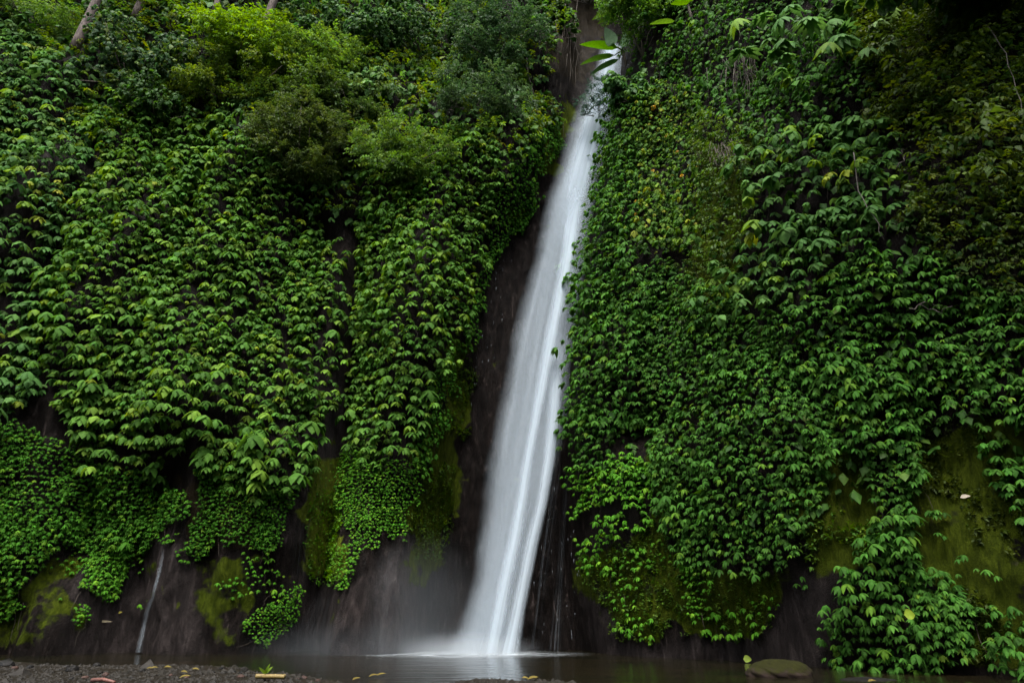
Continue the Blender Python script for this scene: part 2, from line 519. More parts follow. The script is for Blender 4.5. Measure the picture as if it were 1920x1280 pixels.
def fall_material(name, dens, edge0, edge1, contrast, uscale, seed=0.0, lo=.25, mid=.5, fade_lo=0.0, col=(0.58, 0.67, 0.745), vend=None):
    """silky falling water: white, see-through where the sheet is thin. UV: u across 0..1, v in metres down the flow"""
    m, t, out = new_mat(name)
    uv = nd(t, "ShaderNodeUVMap")
    sp = nd(t, "ShaderNodeSeparateXYZ"); t.links.new(uv.outputs[0], sp.inputs[0])
    cb = nd(t, "ShaderNodeCombineXYZ")
    mu = nd(t, "ShaderNodeMath", operation='MULTIPLY'); mu.inputs[1].default_value = uscale
    mv = nd(t, "ShaderNodeMath", operation='MULTIPLY'); mv.inputs[1].default_value = 0.035
    t.links.new(sp.outputs[0], mu.inputs[0]); t.links.new(sp.outputs[1], mv.inputs[0])
    t.links.new(mu.outputs[0], cb.inputs[0]); t.links.new(mv.outputs[0], cb.inputs[1]); cb.inputs[2].default_value = seed
    n = nd(t, "ShaderNodeTexNoise", Scale=1.0, Detail=5.0, Roughness=0.55)
    t.links.new(cb.outputs[0], n.inputs["Vector"])
    st = ramp(t, n.outputs["Fac"], [(mid - contrast, lo), (mid + contrast, 1.0)])
    cv = nd(t, "ShaderNodeCombineXYZ"); mq = nd(t, "ShaderNodeMath", operation='MULTIPLY'); mq.inputs[1].default_value = 0.22
    t.links.new(sp.outputs[1], mq.inputs[0]); t.links.new(mq.outputs[0], cv.inputs[1]); cv.inputs[2].default_value = seed + 5; t.links.new(sp.outputs[0], cv.inputs[0])
    nv_ = nd(t, "ShaderNodeTexNoise", Scale=1.0, Detail=4.0, Roughness=0.6); t.links.new(cv.outputs[0], nv_.inputs["Vector"])
    sb = nd(t, "ShaderNodeMath", operation='MULTIPLY_ADD'); sb.inputs[1].default_value = 0.34; sb.inputs[2].default_value = -0.17
    t.links.new(nv_.outputs["Fac"], sb.inputs[0])
    uu = nd(t, "ShaderNodeMath", operation='ADD'); t.links.new(sp.outputs[0], uu.inputs[0]); t.links.new(sb.outputs[0], uu.inputs[1])
    e0 = nd(t, "ShaderNodeMapRange", interpolation_type='SMOOTHSTEP'); e0.inputs[1].default_value = 0; e0.inputs[2].default_value = edge0
    e1 = nd(t, "ShaderNodeMapRange", interpolation_type='SMOOTHSTEP'); e1.inputs[1].default_value = 1; e1.inputs[2].default_value = 1 - edge1
    t.links.new(uu.outputs[0], e0.inputs[0]); t.links.new(uu.outputs[0], e1.inputs[0])
    a1 = nd(t, "ShaderNodeMath", operation='MULTIPLY'); t.links.new(e0.outputs[0], a1.inputs[0]); t.links.new(e1.outputs[0], a1.inputs[1])
    a2 = nd(t, "ShaderNodeMath", operation='MULTIPLY'); t.links.new(a1.outputs[0], a2.inputs[0]); t.links.new(st.outputs[0], a2.inputs[1])
    a3 = nd(t, "ShaderNodeMath", operation='MULTIPLY', use_clamp=True); t.links.new(a2.outputs[0], a3.inputs[0]); a3.inputs[1].default_value = dens
    last = a3.outputs[0]
    if fade_lo > 0:
        f = nd(t, "ShaderNodeMapRange", interpolation_type='SMOOTHSTEP'); f.inputs[1].default_value = 0; f.inputs[2].default_value = fade_lo
        t.links.new(sp.outputs[1], f.inputs[0])
        a4 = nd(t, "ShaderNodeMath", operation='MULTIPLY'); t.links.new(last, a4.inputs[0]); t.links.new(f.outputs[0], a4.inputs[1]); last = a4.outputs[0]
    if vend:
        f = nd(t, "ShaderNodeMapRange", interpolation_type='SMOOTHSTEP'); f.inputs[1].default_value = vend[1]; f.inputs[2].default_value = vend[0]
        t.links.new(sp.outputs[1], f.inputs[0])
        a4 = nd(t, "ShaderNodeMath", operation='MULTIPLY'); t.links.new(last, a4.inputs[0]); t.links.new(f.outputs[0], a4.inputs[1]); last = a4.outputs[0]
    df = nd(t, "ShaderNodeBsdfDiffuse"); df.inputs[0].default_value = (*col, 1)
    tl = nd(t, "ShaderNodeBsdfTranslucent"); tl.inputs[0].default_value = (*col, 1)
    m1 = nd(t, "ShaderNodeMixShader"); m1.inputs[0].default_value = 0.4
    t.links.new(df.outputs[0], m1.inputs[1]); t.links.new(tl.outputs[0], m1.inputs[2])
    tp = nd(t, "ShaderNodeBsdfTransparent")
    m2 = nd(t, "ShaderNodeMixShader")
    t.links.new(last, m2.inputs[0]); t.links.new(tp.outputs[0], m2.inputs[1]); t.links.new(m1.outputs[0], m2.inputs[2])
    t.links.new(m2.outputs[0], out.inputs[0])
    return m


# ------------------------------------------------------------------ the setting: cliff, ground, pool
MOSS = [
    [(770, 880), (850, 640), (890, 640), (880, 760), (860, 900), (840, 1010), (790, 1110), (760, 1080), (770, 980)],
    [(1490, 830), (1620, 830), (1660, 960), (1600, 1080), (1540, 1090), (1490, 1020)],
    [(1700, 820), (1850, 780), (2300, 800), (2300, 1250), (1820, 1250), (1740, 1080), (1660, 990), (1720, 900)],
    [(1080, 1040), (1240, 980), (1300, 1080), (1260, 1160), (1190, 1210), (1140, 1150), (1090, 1110)],
    [(1240, 1060), (1480, 1070), (1470, 1120), (1420, 1190), (1350, 1200), (1270, 1180)],
    [(1210, 840), (1260, 850), (1250, 1000), (1220, 1010)],
    [(1300, 260), (1400, 240), (1400, 560), (1330, 640), (1290, 520)],
    [(360, 1040), (480, 1020), (480, 1150), (430, 1210), (380, 1200), (370, 1120)],
    [(-400, 1120), (60, 1110), (120, 1040), (170, 1040), (140, 1180), (40, 1210), (-400, 1200)],
    [(240, 1040), (290, 1040), (270, 1080), (240, 1080)],
    [(960, 380), (1000, 380), (990, 430), (950, 450)],
    [(1040, 180), (1075, 200), (1040, 330), (1005, 330)],
]
PALE = [[(590, 860), (640, 850), (640, 960), (650, 1080), (610, 1100), (560, 1070), (580, 960)]]
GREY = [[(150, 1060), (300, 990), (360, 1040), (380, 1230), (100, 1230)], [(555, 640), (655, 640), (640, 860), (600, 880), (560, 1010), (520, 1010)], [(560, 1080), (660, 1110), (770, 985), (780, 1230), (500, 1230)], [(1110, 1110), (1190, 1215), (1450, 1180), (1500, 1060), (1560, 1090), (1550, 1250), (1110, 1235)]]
SOIL = [[(1020, -200), (1130, -200), (1125, 60), (1075, 160), (1030, 120)], [(340, 900), (500, 900), (480, 1020), (350, 1030)]]

dx = 0.13
gx = np.arange(-34, 34.01, dx); gz = np.arange(-1.2, 52.01, dx)
X, Z = np.meshgrid(gx, gz)
Yc = cliffY(X, Z)
Vc = np.stack([X.ravel(), Yc.ravel(), Z.ravel()], -1)
ppx, ppy, _ = project(Vc)
wob = 22 * fbm(X.ravel() / 1.2, Z.ravel() / 1.2, 77, 3) * 2
cov = np.zeros((len(Vc), 4), np.float32)
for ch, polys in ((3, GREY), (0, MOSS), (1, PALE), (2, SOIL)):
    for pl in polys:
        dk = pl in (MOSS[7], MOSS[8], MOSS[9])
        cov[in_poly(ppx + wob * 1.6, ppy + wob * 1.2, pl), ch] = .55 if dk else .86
cg = cov.reshape(*X.shape, 4)
for _ in range(3):                                   # soften the edges of the moss
    cg[1:-1, 1:-1] = (cg[1:-1, 1:-1] * 2 + cg[:-2, 1:-1] + cg[2:, 1:-1] + cg[1:-1, :-2] + cg[1:-1, 2:]) / 6
nz, nx = X.shape
ii = np.arange(nz * nx).reshape(nz, nx)
Q = np.stack([ii[:-1, :-1], ii[:-1, 1:], ii[1:, 1:], ii[1:, :-1]], -1).reshape(-1, 4)
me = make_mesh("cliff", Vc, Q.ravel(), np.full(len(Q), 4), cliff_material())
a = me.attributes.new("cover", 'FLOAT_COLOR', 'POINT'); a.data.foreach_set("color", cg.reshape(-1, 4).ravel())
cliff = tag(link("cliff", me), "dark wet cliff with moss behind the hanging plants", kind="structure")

SH = [(-300, 1236), (0, 1238), (110, 1245), (300, 1245), (440, 1247), (480, 1256), (560, 1262), (600, 1273), (680, 1284), (800, 1282), (870, 1275), (905, 1270), (960, 1274), (1010, 1271), (1065, 1276), (1120, 1292), (1400, 1300), (1920, 1310), (2400, 1310)]
shw = np.array([at_ground(a_, b_) for a_, b_ in SH])
o_ = np.argsort(shw[:, 0])


def shoreY(x):
    return np.interp(x, shw[o_, 0], shw[o_, 1])


def groundZ(x, y, fine=True):
    d = shoreY(x) - y
    z = np.where(d > 0, 0.09 * (1 - np.exp(-np.maximum(d, 0) / 2.5)), np.maximum(d * 0.22, -0.7))
    if fine: z = z + 0.025 * fbm(x / 0.6, y / 0.5, 51, 4) + 0.05 * fbm(x / 2.5, y / 1.6, 52, 2)
    back = np.maximum(-y - 9, 0)  # unseen gorge slope behind the camera, raised high to cut frontal light
    z = z + 38 * (1 - np.exp(-(back / 24) ** 2)) + 0.0
    return z


def grid_obj(name, xs, ys, zf, mat):
    X, Y = np.meshgrid(xs, ys)
    V = np.stack([X.ravel(), Y.ravel(), zf(X, Y).ravel()], -1)
    ny, nx = X.shape
    ii = np.arange(ny * nx).reshape(ny, nx)
    Q = np.stack([ii[:-1, :-1], ii[:-1, 1:], ii[1:, 1:], ii[1:, :-1]], -1).reshape(-1, 4)
    return link(name, make_mesh(name, V, Q.ravel(), np.full(len(Q), 4), mat))


def spread(lo, a, b, hi, fine, coarse):
    return np.unique(np.concatenate([np.arange(lo, a, coarse), np.arange(a, b, fine), np.arange(b, hi + coarse, coarse)]))


M_GRAVEL = gravel_material()
tag(grid_obj("ground", spread(-120, -20, 14, 120, 0.14, 3.0), spread(-130, 10, 24, 60, 0.14, 2.0), groundZ, M_GRAVEL), "dark gravel river bed and bank", kind="structure")
pool = grid_obj("pool_water", np.linspace(-45, 45, 46), np.linspace(4, 34, 31), lambda x, y: x * 0.0, pool_material())
tag(pool, "dark brown plunge pool reflecting the waterfall", kind="structure")


# ------------------------------------------------------------------ leaves
def leaflet(L, W, d0, d1, fold, base=(0, 0, 0), az=0.0, nseg=4, tipw=0.62):
    """one drooping leaflet: starts at base, heads along azimuth az (0 = outward +Y), pitch goes from d0 to d1 (radians, down positive)"""
    ts = [0, .28, .62, 1.0] if nseg >= 4 else [0, .45, 1.0]
    wf = [0, 1.0, 0.8, 0] if nseg >= 4 else [0, 1.0, 0]
    P = [np.array([0., 0., 0.])]
    for k in range(1, len(ts)):
        tm = (ts[k] + ts[k - 1]) / 2
        p = d0 + (d1 - d0) * tm
        P.append(P[-1] + (ts[k] - ts[k - 1]) * L * np.array([0, math.cos(p), -math.sin(p)]))
    V = [P[0]]; F = []; mid = [1]
    prev = None
    for k in range(1, len(ts) - 1):
        hw = W / 2 * wf[k]
        p = d0 + (d1 - d0) * ts[k]
        up = np.array([0, math.sin(p), math.cos(p)])
        i = len(V)
        V += [P[k] + np.array([-hw, 0, 0]) - up * hw * fold, P[k], P[k] + np.array([hw, 0, 0]) - up * hw * fold]
        mid += [0, 1, 0]
        if prev is None: F += [(0, i + 1, i), (0, i + 2, i + 1)]
        else: F += [(prev, prev + 1, i + 1, i), (prev + 1, prev + 2, i + 2, i + 1)]
        prev = i
    V.append(P[-1]); mid.append(1); i = len(V) - 1
    F += [(prev, prev + 1, i), (prev + 1, prev + 2, i)]
    V = np.array(V); ca, sa = math.cos(az), math.sin(az)
    V = np.stack([V[:, 0] * ca + V[:, 1] * sa, -V[:, 0] * sa + V[:, 1] * ca, V[:, 2]], -1) + np.array(base)
    return V, F, np.array(mid, float)


def join_leaflets(parts):
    V = []; F = []; Md = []; n = 0
    for v, f, m in parts:
        V.append(v); F += [tuple(i + n for i in q) for q in f]; Md.append(m); n += len(v)
    return np.concatenate(V), F, np.concatenate(Md)


R = math.radians


def tpl_umbrella(r, n=5, droop=104, wide=0.36):
    ps = []
    for k in range(n):
        a = -R(94) + R(188) * k / max(1, n - 1) + r.normal(0, 0.12)
        q = abs(k - (n - 1) / 2) / ((n - 1) / 2)
        L = (0.46 + 0.08 * q) * r.uniform(.85, 1.15)
        ps.append(leaflet(L, wide * L * 1.5 * r.uniform(.85, 1.15), R(22 - 16 * q) + r.normal(0, .14), R(droop - 12 * q) + r.normal(0, .2), 0.35, (0, .03, 0), a))
    return join_leaflets(ps)


def tpl_tri(r, droop=98):
    ps = []
    for a, L in ((0, .62), (-62, .5), (62, .5)):
        L *= r.uniform(.85, 1.12)
        ps.append(leaflet(L, L * .62, R(28) + r.normal(0, .18), R(droop) + r.normal(0, .2), 0.3, (0, 0, 0), R(a) + r.normal(0, .15)))
    return join_leaflets(ps)


def tpl_claw(r):
    ps = []
    for k in range(6):
        a = R(-86 + 34.4 * k) + r.normal(0, .12)
        q = abs(k - 2.5) / 2.5
        L = (.54 - .04 * q) * r.uniform(.82, 1.15)
        ps.append(leaflet(L, L * .38 * r.uniform(.85, 1.15), R(22 - 14 * q) + r.normal(0, .16), R(100 - 14 * q) + r.normal(0, .2), .35, (0, .03, 0), a))
    return join_leaflets(ps)


def tpl_single(r):
    return leaflet(1.0, .62 * r.uniform(.85, 1.1), R(15) + r.normal(0, .2), R(78) + r.normal(0, .15), .3, (0, 0, 0), r.normal(0, .2))


def tpl_palm(r):
    ps = []
    for k in range(8):
        a = R(-105 + 30 * k) + r.normal(0, .06)
        ps.append(leaflet(.62 - .03 * abs(k - 3.5), .17, R(20), R(80) + r.normal(0, .12), .3, (0, 0, 0), a))
    return join_leaflets(ps)


def tpl_fine(r, n=9):
    ps = []
    for k in range(n):
        t = (k + .5) / n
        side = 1 if k % 2 else -1
        b = (0, t * .75, -.25 * t * t)
        ps.append(leaflet(.26, .12, R(20) + r.normal(0, .4), R(75) + r.normal(0, .35), .2, b, side * R(62) + r.normal(0, .35), 3))
    return join_leaflets(ps)


def tpl_tuft(r):
    ps = []
    for k in range(5):
        ps.append(leaflet(r.uniform(.4, .7), .26, R(-30) + r.normal(0, .5), R(30) + r.normal(0, .5), .2, (r.normal(0, .22), 0, r.normal(0, .22)), r.uniform(-1.4, 1.4), 3))
    return join_leaflets(ps)


def tpl_strap(r):
    ps = []
    for k in range(6):
        ps.append(leaflet(r.uniform(.7, 1.0), .13, R(-25) + r.normal(0, .3), R(75) + r.normal(0, .2), .25, (0, 0, 0), R(-80 + 32 * k) + r.normal(0, .2)))
    return join_leaflets(ps)


TPL = {"umbrella": tpl_umbrella, "tri": tpl_tri, "claw": tpl_claw, "single": tpl_single, "palm": tpl_palm, "fine": tpl_fine, "tuft": tpl_tuft, "strap": tpl_strap}
NV = 5
_full = leaflet
TPL_LO = {}
VAR = {}
for k, f in TPL.items():
    r_ = np.random.default_rng(100 + len(VAR))
    VAR[k] = [f(r_) for _ in range(NV)]


def leaflet(*a, **k):                      # the same leaves with fewer faces, for layers deep in the foliage
    k.pop('nseg', None)
    return _full(*a[:7], nseg=3, **k)


for k, f in list(TPL.items()):
    r_ = np.random.default_rng(300 + len(VAR))
    VAR[k + "_lo"] = [f(r_) for _ in range(NV)]
leaflet = _full


def frames(n_out, az_j, tilt_j, roll_j, g):
    """local axes for each leaf: Y outward (horizontal-ish), Z up, jittered"""
    n = len(n_out)
    h = n_out.copy(); h[:, 2] *= 0.25
    h /= np.linalg.norm(h, axis=1, keepdims=True) + 1e-9
    a = g.normal(0, az_j, n)
    ca, sa = np.cos(a), np.sin(a)
    y = np.stack([h[:, 0] * ca - h[:, 1] * sa, h[:, 0] * sa + h[:, 1] * ca, h[:, 2] + g.normal(0, tilt_j, n)], -1)
    y /= np.linalg.norm(y, axis=1, keepdims=True)
    up = np.tile(np.array([0., 0., 1.]), (n, 1)); up[:, 0] += g.normal(0, roll_j, n); up[:, 1] += g.normal(0, roll_j, n)
    x = np.cross(y, up); x /= np.linalg.norm(x, axis=1, keepdims=True)
    z = np.cross(x, y)
    return np.stack([x, y, z], -1)          # columns


def tints(n, pal, g, vary=0.14):
    pal = [(c, wgt) for c, wgt in pal]
    idx = g.choice(len(pal), n, p=np.array([p[1] for p in pal]) / sum(p[1] for p in pal))
    base = np.array([p[0] for p in pal])[idx]
    f = np.exp(g.normal(0, vary, (n, 1)))
    hue = 1 + g.normal(0, 0.06, (n, 3))
    return base * f * hue, idx


def joined_leaves(name, kind, P, Rm, S, T, g, mat, origin):
    Vs = []; Fl = []; Ft = []; Tn = []; base = 0
    var = g.integers(0, NV, len(P))
    for v in range(NV):
        sel = np.where(var == v)[0]
        if not len(sel): continue
        tv, tf, md = VAR[kind][v]
        W = np.einsum('nij,mj->nmi', Rm[sel], tv) * S[sel][:, None, None] + P[sel][:, None]
        k, m = W.shape[:2]
        Vs.append(W.reshape(-1, 3))
        fl = np.array([i for q in tf for i in q]); ft = np.array([len(q) for q in tf])
        Fl.append((fl[None] + (np.arange(k) * m)[:, None]).ravel() + base); Ft.append(np.tile(ft, k))
        Tn.append((T[sel][:, None, :] * (0.92 + 0.3 * md)[None, :, None]).reshape(-1, 3))
        base += k * m
    V = np.concatenate(Vs) - np.asarray(origin)
    return make_mesh(name, V, np.concatenate(Fl), np.concatenate(Ft), mat, np.clip(np.concatenate(Tn), 0.002, 0.8))


LEAF_CACHE = {}


def leaf_mesh(kind, v, tint, mat):
    key = (kind, v, tuple(np.round(tint, 4)), mat.name)
    if key not in LEAF_CACHE:
        tv, tf, md = VAR[kind][v]
        fl = [i for q in tf for i in q]; ft = [len(q) for q in tf]
        LEAF_CACHE[key] = make_mesh("leaf", tv, fl, ft, mat, np.clip(np.array(tint)[None] * (0.92 + 0.3 * md)[:, None], .002, .8))
    return LEAF_CACHE[key]


def put_leaves(root, kind, P, Rm, S, pal, g, mat, nparts, rank=None):
    """the nparts leaves that show largest become parts, the others one 'foliage' part"""
    n = len(P)
    T, idx = tints(n, pal, g)
    _, _, d = project(P)
    sc = S / d if rank is None else rank * S / d
    order = np.argsort(-sc)
    big = order[:nparts]; rest = order[nparts:]
    o0 = np.array(root.location)
    for i in big:
        v = int(g.integers(0, NV)); jj = int(g.integers(0, 3))
        c = np.array(pal[idx[i]][0]) * (0.82, 1.0, 1.2)[jj]
        o = bpy.data.objects.new("leaf", leaf_mesh(kind, v, c, mat))
        C.objects.link(o)
        o.parent = root
        m = np.eye(4); m[:3, :3] = Rm[i] * S[i]; m[:3, 3] = P[i] - o0
        o.matrix_basis = Matrix(m.tolist())
    if len(rest):
        me = joined_leaves("foliage", kind, P[rest], Rm[rest], S[rest], T[rest], g, mat, o0)
        tag(link("foliage", me, root), kind="stuff")


def surface_points(poly, sx, sz, g, jit=0.5, rag=22, jz=.38, keep=None):
    """world points on the cliff, spaced sx by sz metres, whose place in the photo lies in the polygon"""
    pa = np.array(poly, float)
    # world bounds of the polygon
    W = np.array([hit(np.clip(a_, -450, 2350), np.clip(b_, -260, 1262)) for a_, b_ in poly])
    x0, x1 = W[:, 0].min() - 2.5, W[:, 0].max() + 2.5
    z0, z1 = max(0.05, W[:, 2].min() - 3), W[:, 2].max() + 3
    xs = np.arange(x0, x1, sx); zs = np.arange(z0, z1, sz)
    X, Z = np.meshgrid(xs, zs)
    X = X + (np.arange(len(zs)) % 2)[:, None] * sx * .5
    X = X + g.uniform(-.5, .5, X.shape) * sx * jit * 1.6
    Z = Z + g.uniform(-.5, .5, Z.shape) * sz * jit * jz + 1.3 * fbm(X / 2.2, Z / 2.6, 91, 2)
    X = X.ravel(); Z = Z.ravel()
    P = np.stack([X, cliffY(X, Z), Z], -1)
    px, py, _ = project(P)
    wq = rag * 2.2 * fbm(X / 0.6, Z / 0.8, 61, 4)
    wr = rag * 3.0 * fbm(X / 0.6 + 40, Z / 0.8, 62, 4)
    ok = in_poly(px + wq, py + wr, poly) & (Z > 0.05)
    if keep is not None: ok &= keep(X, Z)
    return P[ok]


SEED = [1000]
KX = {'umbrella': .42, 'tri': .60, 'claw': .50}; KZ = {'umbrella': 1.10, 'tri': .70, 'claw': .88}
SZ = {'umbrella': 1.04, 'tri': .80, 'claw': .92, 'fine': 1.2, 'palm': 1.2, 'single': 1, 'strap': 1}


def climber(name, label, cat, poly, kind, sx, sz, smin, smax, pal, off=(0.15, 0.6), parts=120, group=None, mat=None, az=0.5, tilt=0.11,
            roll=0.13, jit=0.6, rag=22, gap=0.0, clump=0.35, stems=6, layer2=0.5):
    SEED[0] += 1
    g = np.random.default_rng(SEED[0])
    sd = SEED[0] % 97
    sx *= KX.get(kind, .8); sz *= KZ.get(kind, .84); smin *= SZ[kind]; smax *= SZ[kind]
    P = surface_points(poly, sx, sz, g, jit, rag, .38 if kind == 'umbrella' else .75 if gap <= .5 else 2.2)
    if gap > 0:
        P = P[fbm(P[:, 0] / 1.3, P[:, 2] / 1.1, sd, 3) > gap - 0.5]
    if not len(P):
        return None
    N = cliff_normal(P[:, 0], P[:, 2])
    lump = fbm(P[:, 0] / 1.1, P[:, 2] / 0.9, sd + 7, 3) * 1.2 + fbm(P[:, 0] / .9, P[:, 2] / 5.0, sd + 9, 2) * 1.3
    o = off[0] + (off[1] - off[0]) * np.clip(0.5 + clump * 2.0 * lump + g.uniform(-.35, .35, len(P)), 0, 1.2)
    S = g.uniform(smin, smax, len(P)) * np.clip(1 + 0.5 * lump, .7, 1.35) * np.exp(g.normal(0, .17, len(P)))
    Pw = P + N * o[:, None]
    c = Pw[np.argmin(Pw[:, 2])].copy()
    root = thing(name, label, cat, tuple(c), group)
    Rm = frames(N, az, tilt, roll, g)
    put_leaves(root, kind, Pw, Rm, S, pal, g, mat or M_LEAF, parts, rank=0.4 + o)
    if layer2 > 0:          # an inner layer closer to the rock so that no bare wall shows between the leaves
        P2 = surface_points(poly, sx * 1.0, sz * .82, g, 1.0, rag, .8)
        if gap > 0: P2 = P2[fbm(P2[:, 0] / 1.3, P2[:, 2] / 1.1, sd, 3) > gap - 0.5]
        if len(P2):
            N2 = cliff_normal(P2[:, 0], P2[:, 2])
            Pw2 = P2 + N2 * g.uniform(0.02, off[0] + .15, (len(P2), 1))
            T2, _ = tints(len(P2), pal, g)
            me = joined_leaves("inner_foliage", kind + "_lo", Pw2, frames(N2, .9, .3, .3, g), g.uniform(smin, smax, len(P2)) * .85, T2, g, mat or M_LEAF, root.location)
            tag(link("inner_foliage", me, root), kind="stuff")
    for k in range(stems):
        i = int(g.integers(0, len(P)))
        x, z = P[i, 0], P[i, 2]
        zs = np.linspace(z, max(0.2, z - g.uniform(.5, 1.8)), 9)
        xs = x + 0.25 * np.cumsum(g.normal(0, .35, 9)) * .5
        pts = np.stack([xs, cliffY(xs, zs) - 0.03 - g.uniform(0, .08), zs], -1)
        mb = MB(); mb.tube(pts, .013, .006, 5)
        mb.build("stem", M_STEM, root)
    return root


def ivy(*a, **k):
    a = list(a)
    a[4] = "claw"; a[5] *= .86; a[6] *= .86; a[7] *= .72; a[8] *= .72
    return climber(*a, **k)


# palettes: (base colour, weight)
DEEP = [((0.0378, 0.0950, 0.0135), 5), ((0.0531, 0.1210, 0.0172), 4), ((0.0826, 0.1512, 0.0172), 2.0), ((0.1533, 0.2052, 0.0192), 0.1)]
BLUE = [((0.0378, 0.0918, 0.0218), 5), ((0.0525, 0.1166, 0.0265), 4), ((0.0840, 0.1512, 0.0187), 1.4), ((0.1575, 0.1944, 0.0234), 0.25)]
IVY = [((0.0252, 0.0864, 0.0062), 5), ((0.0357, 0.1134, 0.0086), 4), ((0.0630, 0.1404, 0.0101), 1.2)]
IVYB = [((0.0378, 0.1242, 0.0078), 5), ((0.0546, 0.1512, 0.0101), 3), ((0.0840, 0.1836, 0.0125), 1.0)]
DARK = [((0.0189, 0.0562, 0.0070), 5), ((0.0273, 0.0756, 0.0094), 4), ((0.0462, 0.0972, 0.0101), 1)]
YEL = [((0.045, 0.10, 0.010), 6), ((0.075, 0.13, 0.013), 3), ((0.14, 0.17, 0.018), .8), ((0.30, 0.19, 0.03), .14), ((0.035, 0.085, 0.012), 4)]
OLIVE = [((0.0420, 0.0734, 0.0062), 5), ((0.0630, 0.0994, 0.0078), 4), ((0.1050, 0.1404, 0.0109), 1)]
LIME_ = [((0.1575, 0.2700, 0.0109), 4), ((0.2100, 0.3348, 0.0140), 3), ((0.1050, 0.1836, 0.0094), 2)]
RIGHT = [((0.0284, 0.0864, 0.0109), 5), ((0.0399, 0.1080, 0.0140), 4), ((0.0609, 0.1296, 0.0125), 1.2), ((0.0210, 0.0594, 0.0078), 2)]

LIME = [((c[0] * .48, c[1] * .58, c[2] * .7), w_) for c, w_ in LIME_]

climber("climbing_vine", "broad-leaved climbing vine draping the upper left edge of the cliff", "vine",
        [(-450, 60), (0, 45), (70, 70), (140, 160), (168, 260), (158, 330), (135, 400), (100, 480), (60, 515), (-450, 520)],
        "umbrella", .62, .46, .62, .95, BLUE, (.3, 1.0), 230)
climber("climbing_vine", "hanging broad leaves at the left edge, halfway down the cliff", "vine",
        [(-450, 520), (50, 530), (105, 610), (100, 700), (70, 760), (0, 800), (-450, 800)],
        "umbrella", .68, .56, .68, 1.0, BLUE, (.3, 1.0), 120)
climber("climbing_vine", "largest curtain of broad drooping leaves, left of the dark wet gully", "vine",
        [(200, 215), (330, 195), (450, 245), (530, 330), (604, 400), (634, 480), (636, 600), (626, 690), (604, 780), (585, 870), (540, 925), (470, 935), (395, 890), (370, 830), (320, 850), (290, 900), (180, 880), (150, 820), (95, 760), (90, 640), (105, 520), (138, 430), (180, 330)],
        "umbrella", .56, .43, .55, .90, DEEP, (.25, 1.0), 300, stems=14)
climber("climbing_vine", "tall tongue of broad leaves hanging just left of the waterfall", "vine",
        [(665, 420), (720, 290), (800, 230), (900, 240), (965, 300), (940, 380), (905, 450), (880, 540), (850, 620), (825, 700), (805, 780), (770, 850), (700, 880), (666, 840), (656, 760), (668, 680), (668, 590), (670, 500)],
        "umbrella", .54, .41, .52, .82, DEEP, (.3, 1.0), 280, stems=10)
climber("climbing_vine", "dark small-leaved climber on the shaded edge beside the fall's wet rock", "vine",
        [(960, 300), (1010, 260), (1055, 190), (1048, 280), (1012, 340), (985, 420), (930, 480), (897, 560), (892, 640), (858, 650), (842, 760), (800, 890), (760, 880), (820, 700), (880, 540), (920, 440)],
        "tri", .26, .20, .30, .46, IVY, (.08, .35), 60)
ivy("ivy", "bright ivy apron at the foot of the leaf tongue beside the waterfall", "ivy",
        [(640, 850), (785, 860), (772, 940), (762, 995), (690, 1035), (658, 1108), (640, 1090), (652, 1000), (638, 940)],
        "tri", .23, .17, .26, .40, IVYB, (.08, .4), 120)
ivy("ivy", "dense low ivy mat over the lower left rock above the thin stream", "ivy",
        [(-450, 800), (70, 800), (170, 870), (290, 895), (342, 925), (352, 960), (312, 1005), (285, 1035), (240, 1050), (170, 1030), (115, 1010), (85, 1080), (30, 1115), (-450, 1130)],
        "tri", .27, .20, .34, .50, IVY, (.08, .55), 200)
ivy("ivy", "small ivy clump hanging below the mat, left of the thin stream", "ivy",
        [(168, 1030), (240, 1040), (246, 1078), (206, 1128), (182, 1122), (150, 1098)], "tri", .22, .17, .30, .44, IVYB, (.1, .4), 30, stems=2, rag=10)
ivy("ivy", "tiny isolated ivy tuft low on the bare rock at left", "ivy",
        [(140, 1135), (172, 1140), (160, 1170), (132, 1175)], "tri", .2, .16, .30, .42, IVYB, (.1, .35), 14, stems=1, rag=6)
ivy("ivy", "ivy clump low at the left edge just above the pool", "ivy",
        [(-200, 1125), (40, 1120), (52, 1140), (15, 1162), (-200, 1170)], "tri", .22, .17, .30, .42, IVYB, (.1, .4), 24, stems=2, rag=8)
ivy("ivy", "ivy hanging under the large curtain between thin stream and gully", "ivy",
        [(360, 850), (520, 880), (560, 900), (530, 960), (522, 990), (505, 1050), (470, 1010), (420, 1032), (362, 1040), (354, 960), (375, 920)],
        "tri", .25, .19, .32, .48, IVY, (.1, .5), 110)
ivy("ivy", "pale misted ivy clump at the water's edge left of the fall", "ivy",
        [(552, 1085), (560, 1130), (532, 1185), (492, 1208), (457, 1182), (472, 1150), (520, 1112)], "tri", .2, .15, .24, .36, IVYB, (.1, .45), 60, stems=2, rag=10)
ivy("ivy", "sparse trailing sprigs on the yellow-green moss in the gully", "ivy",
        [(590, 860), (640, 860), (650, 1080), (610, 1110), (560, 1060)], "tri", .26, .26, .16, .26, IVYB, (.03, .15), 0, gap=.52, layer2=0, stems=0)

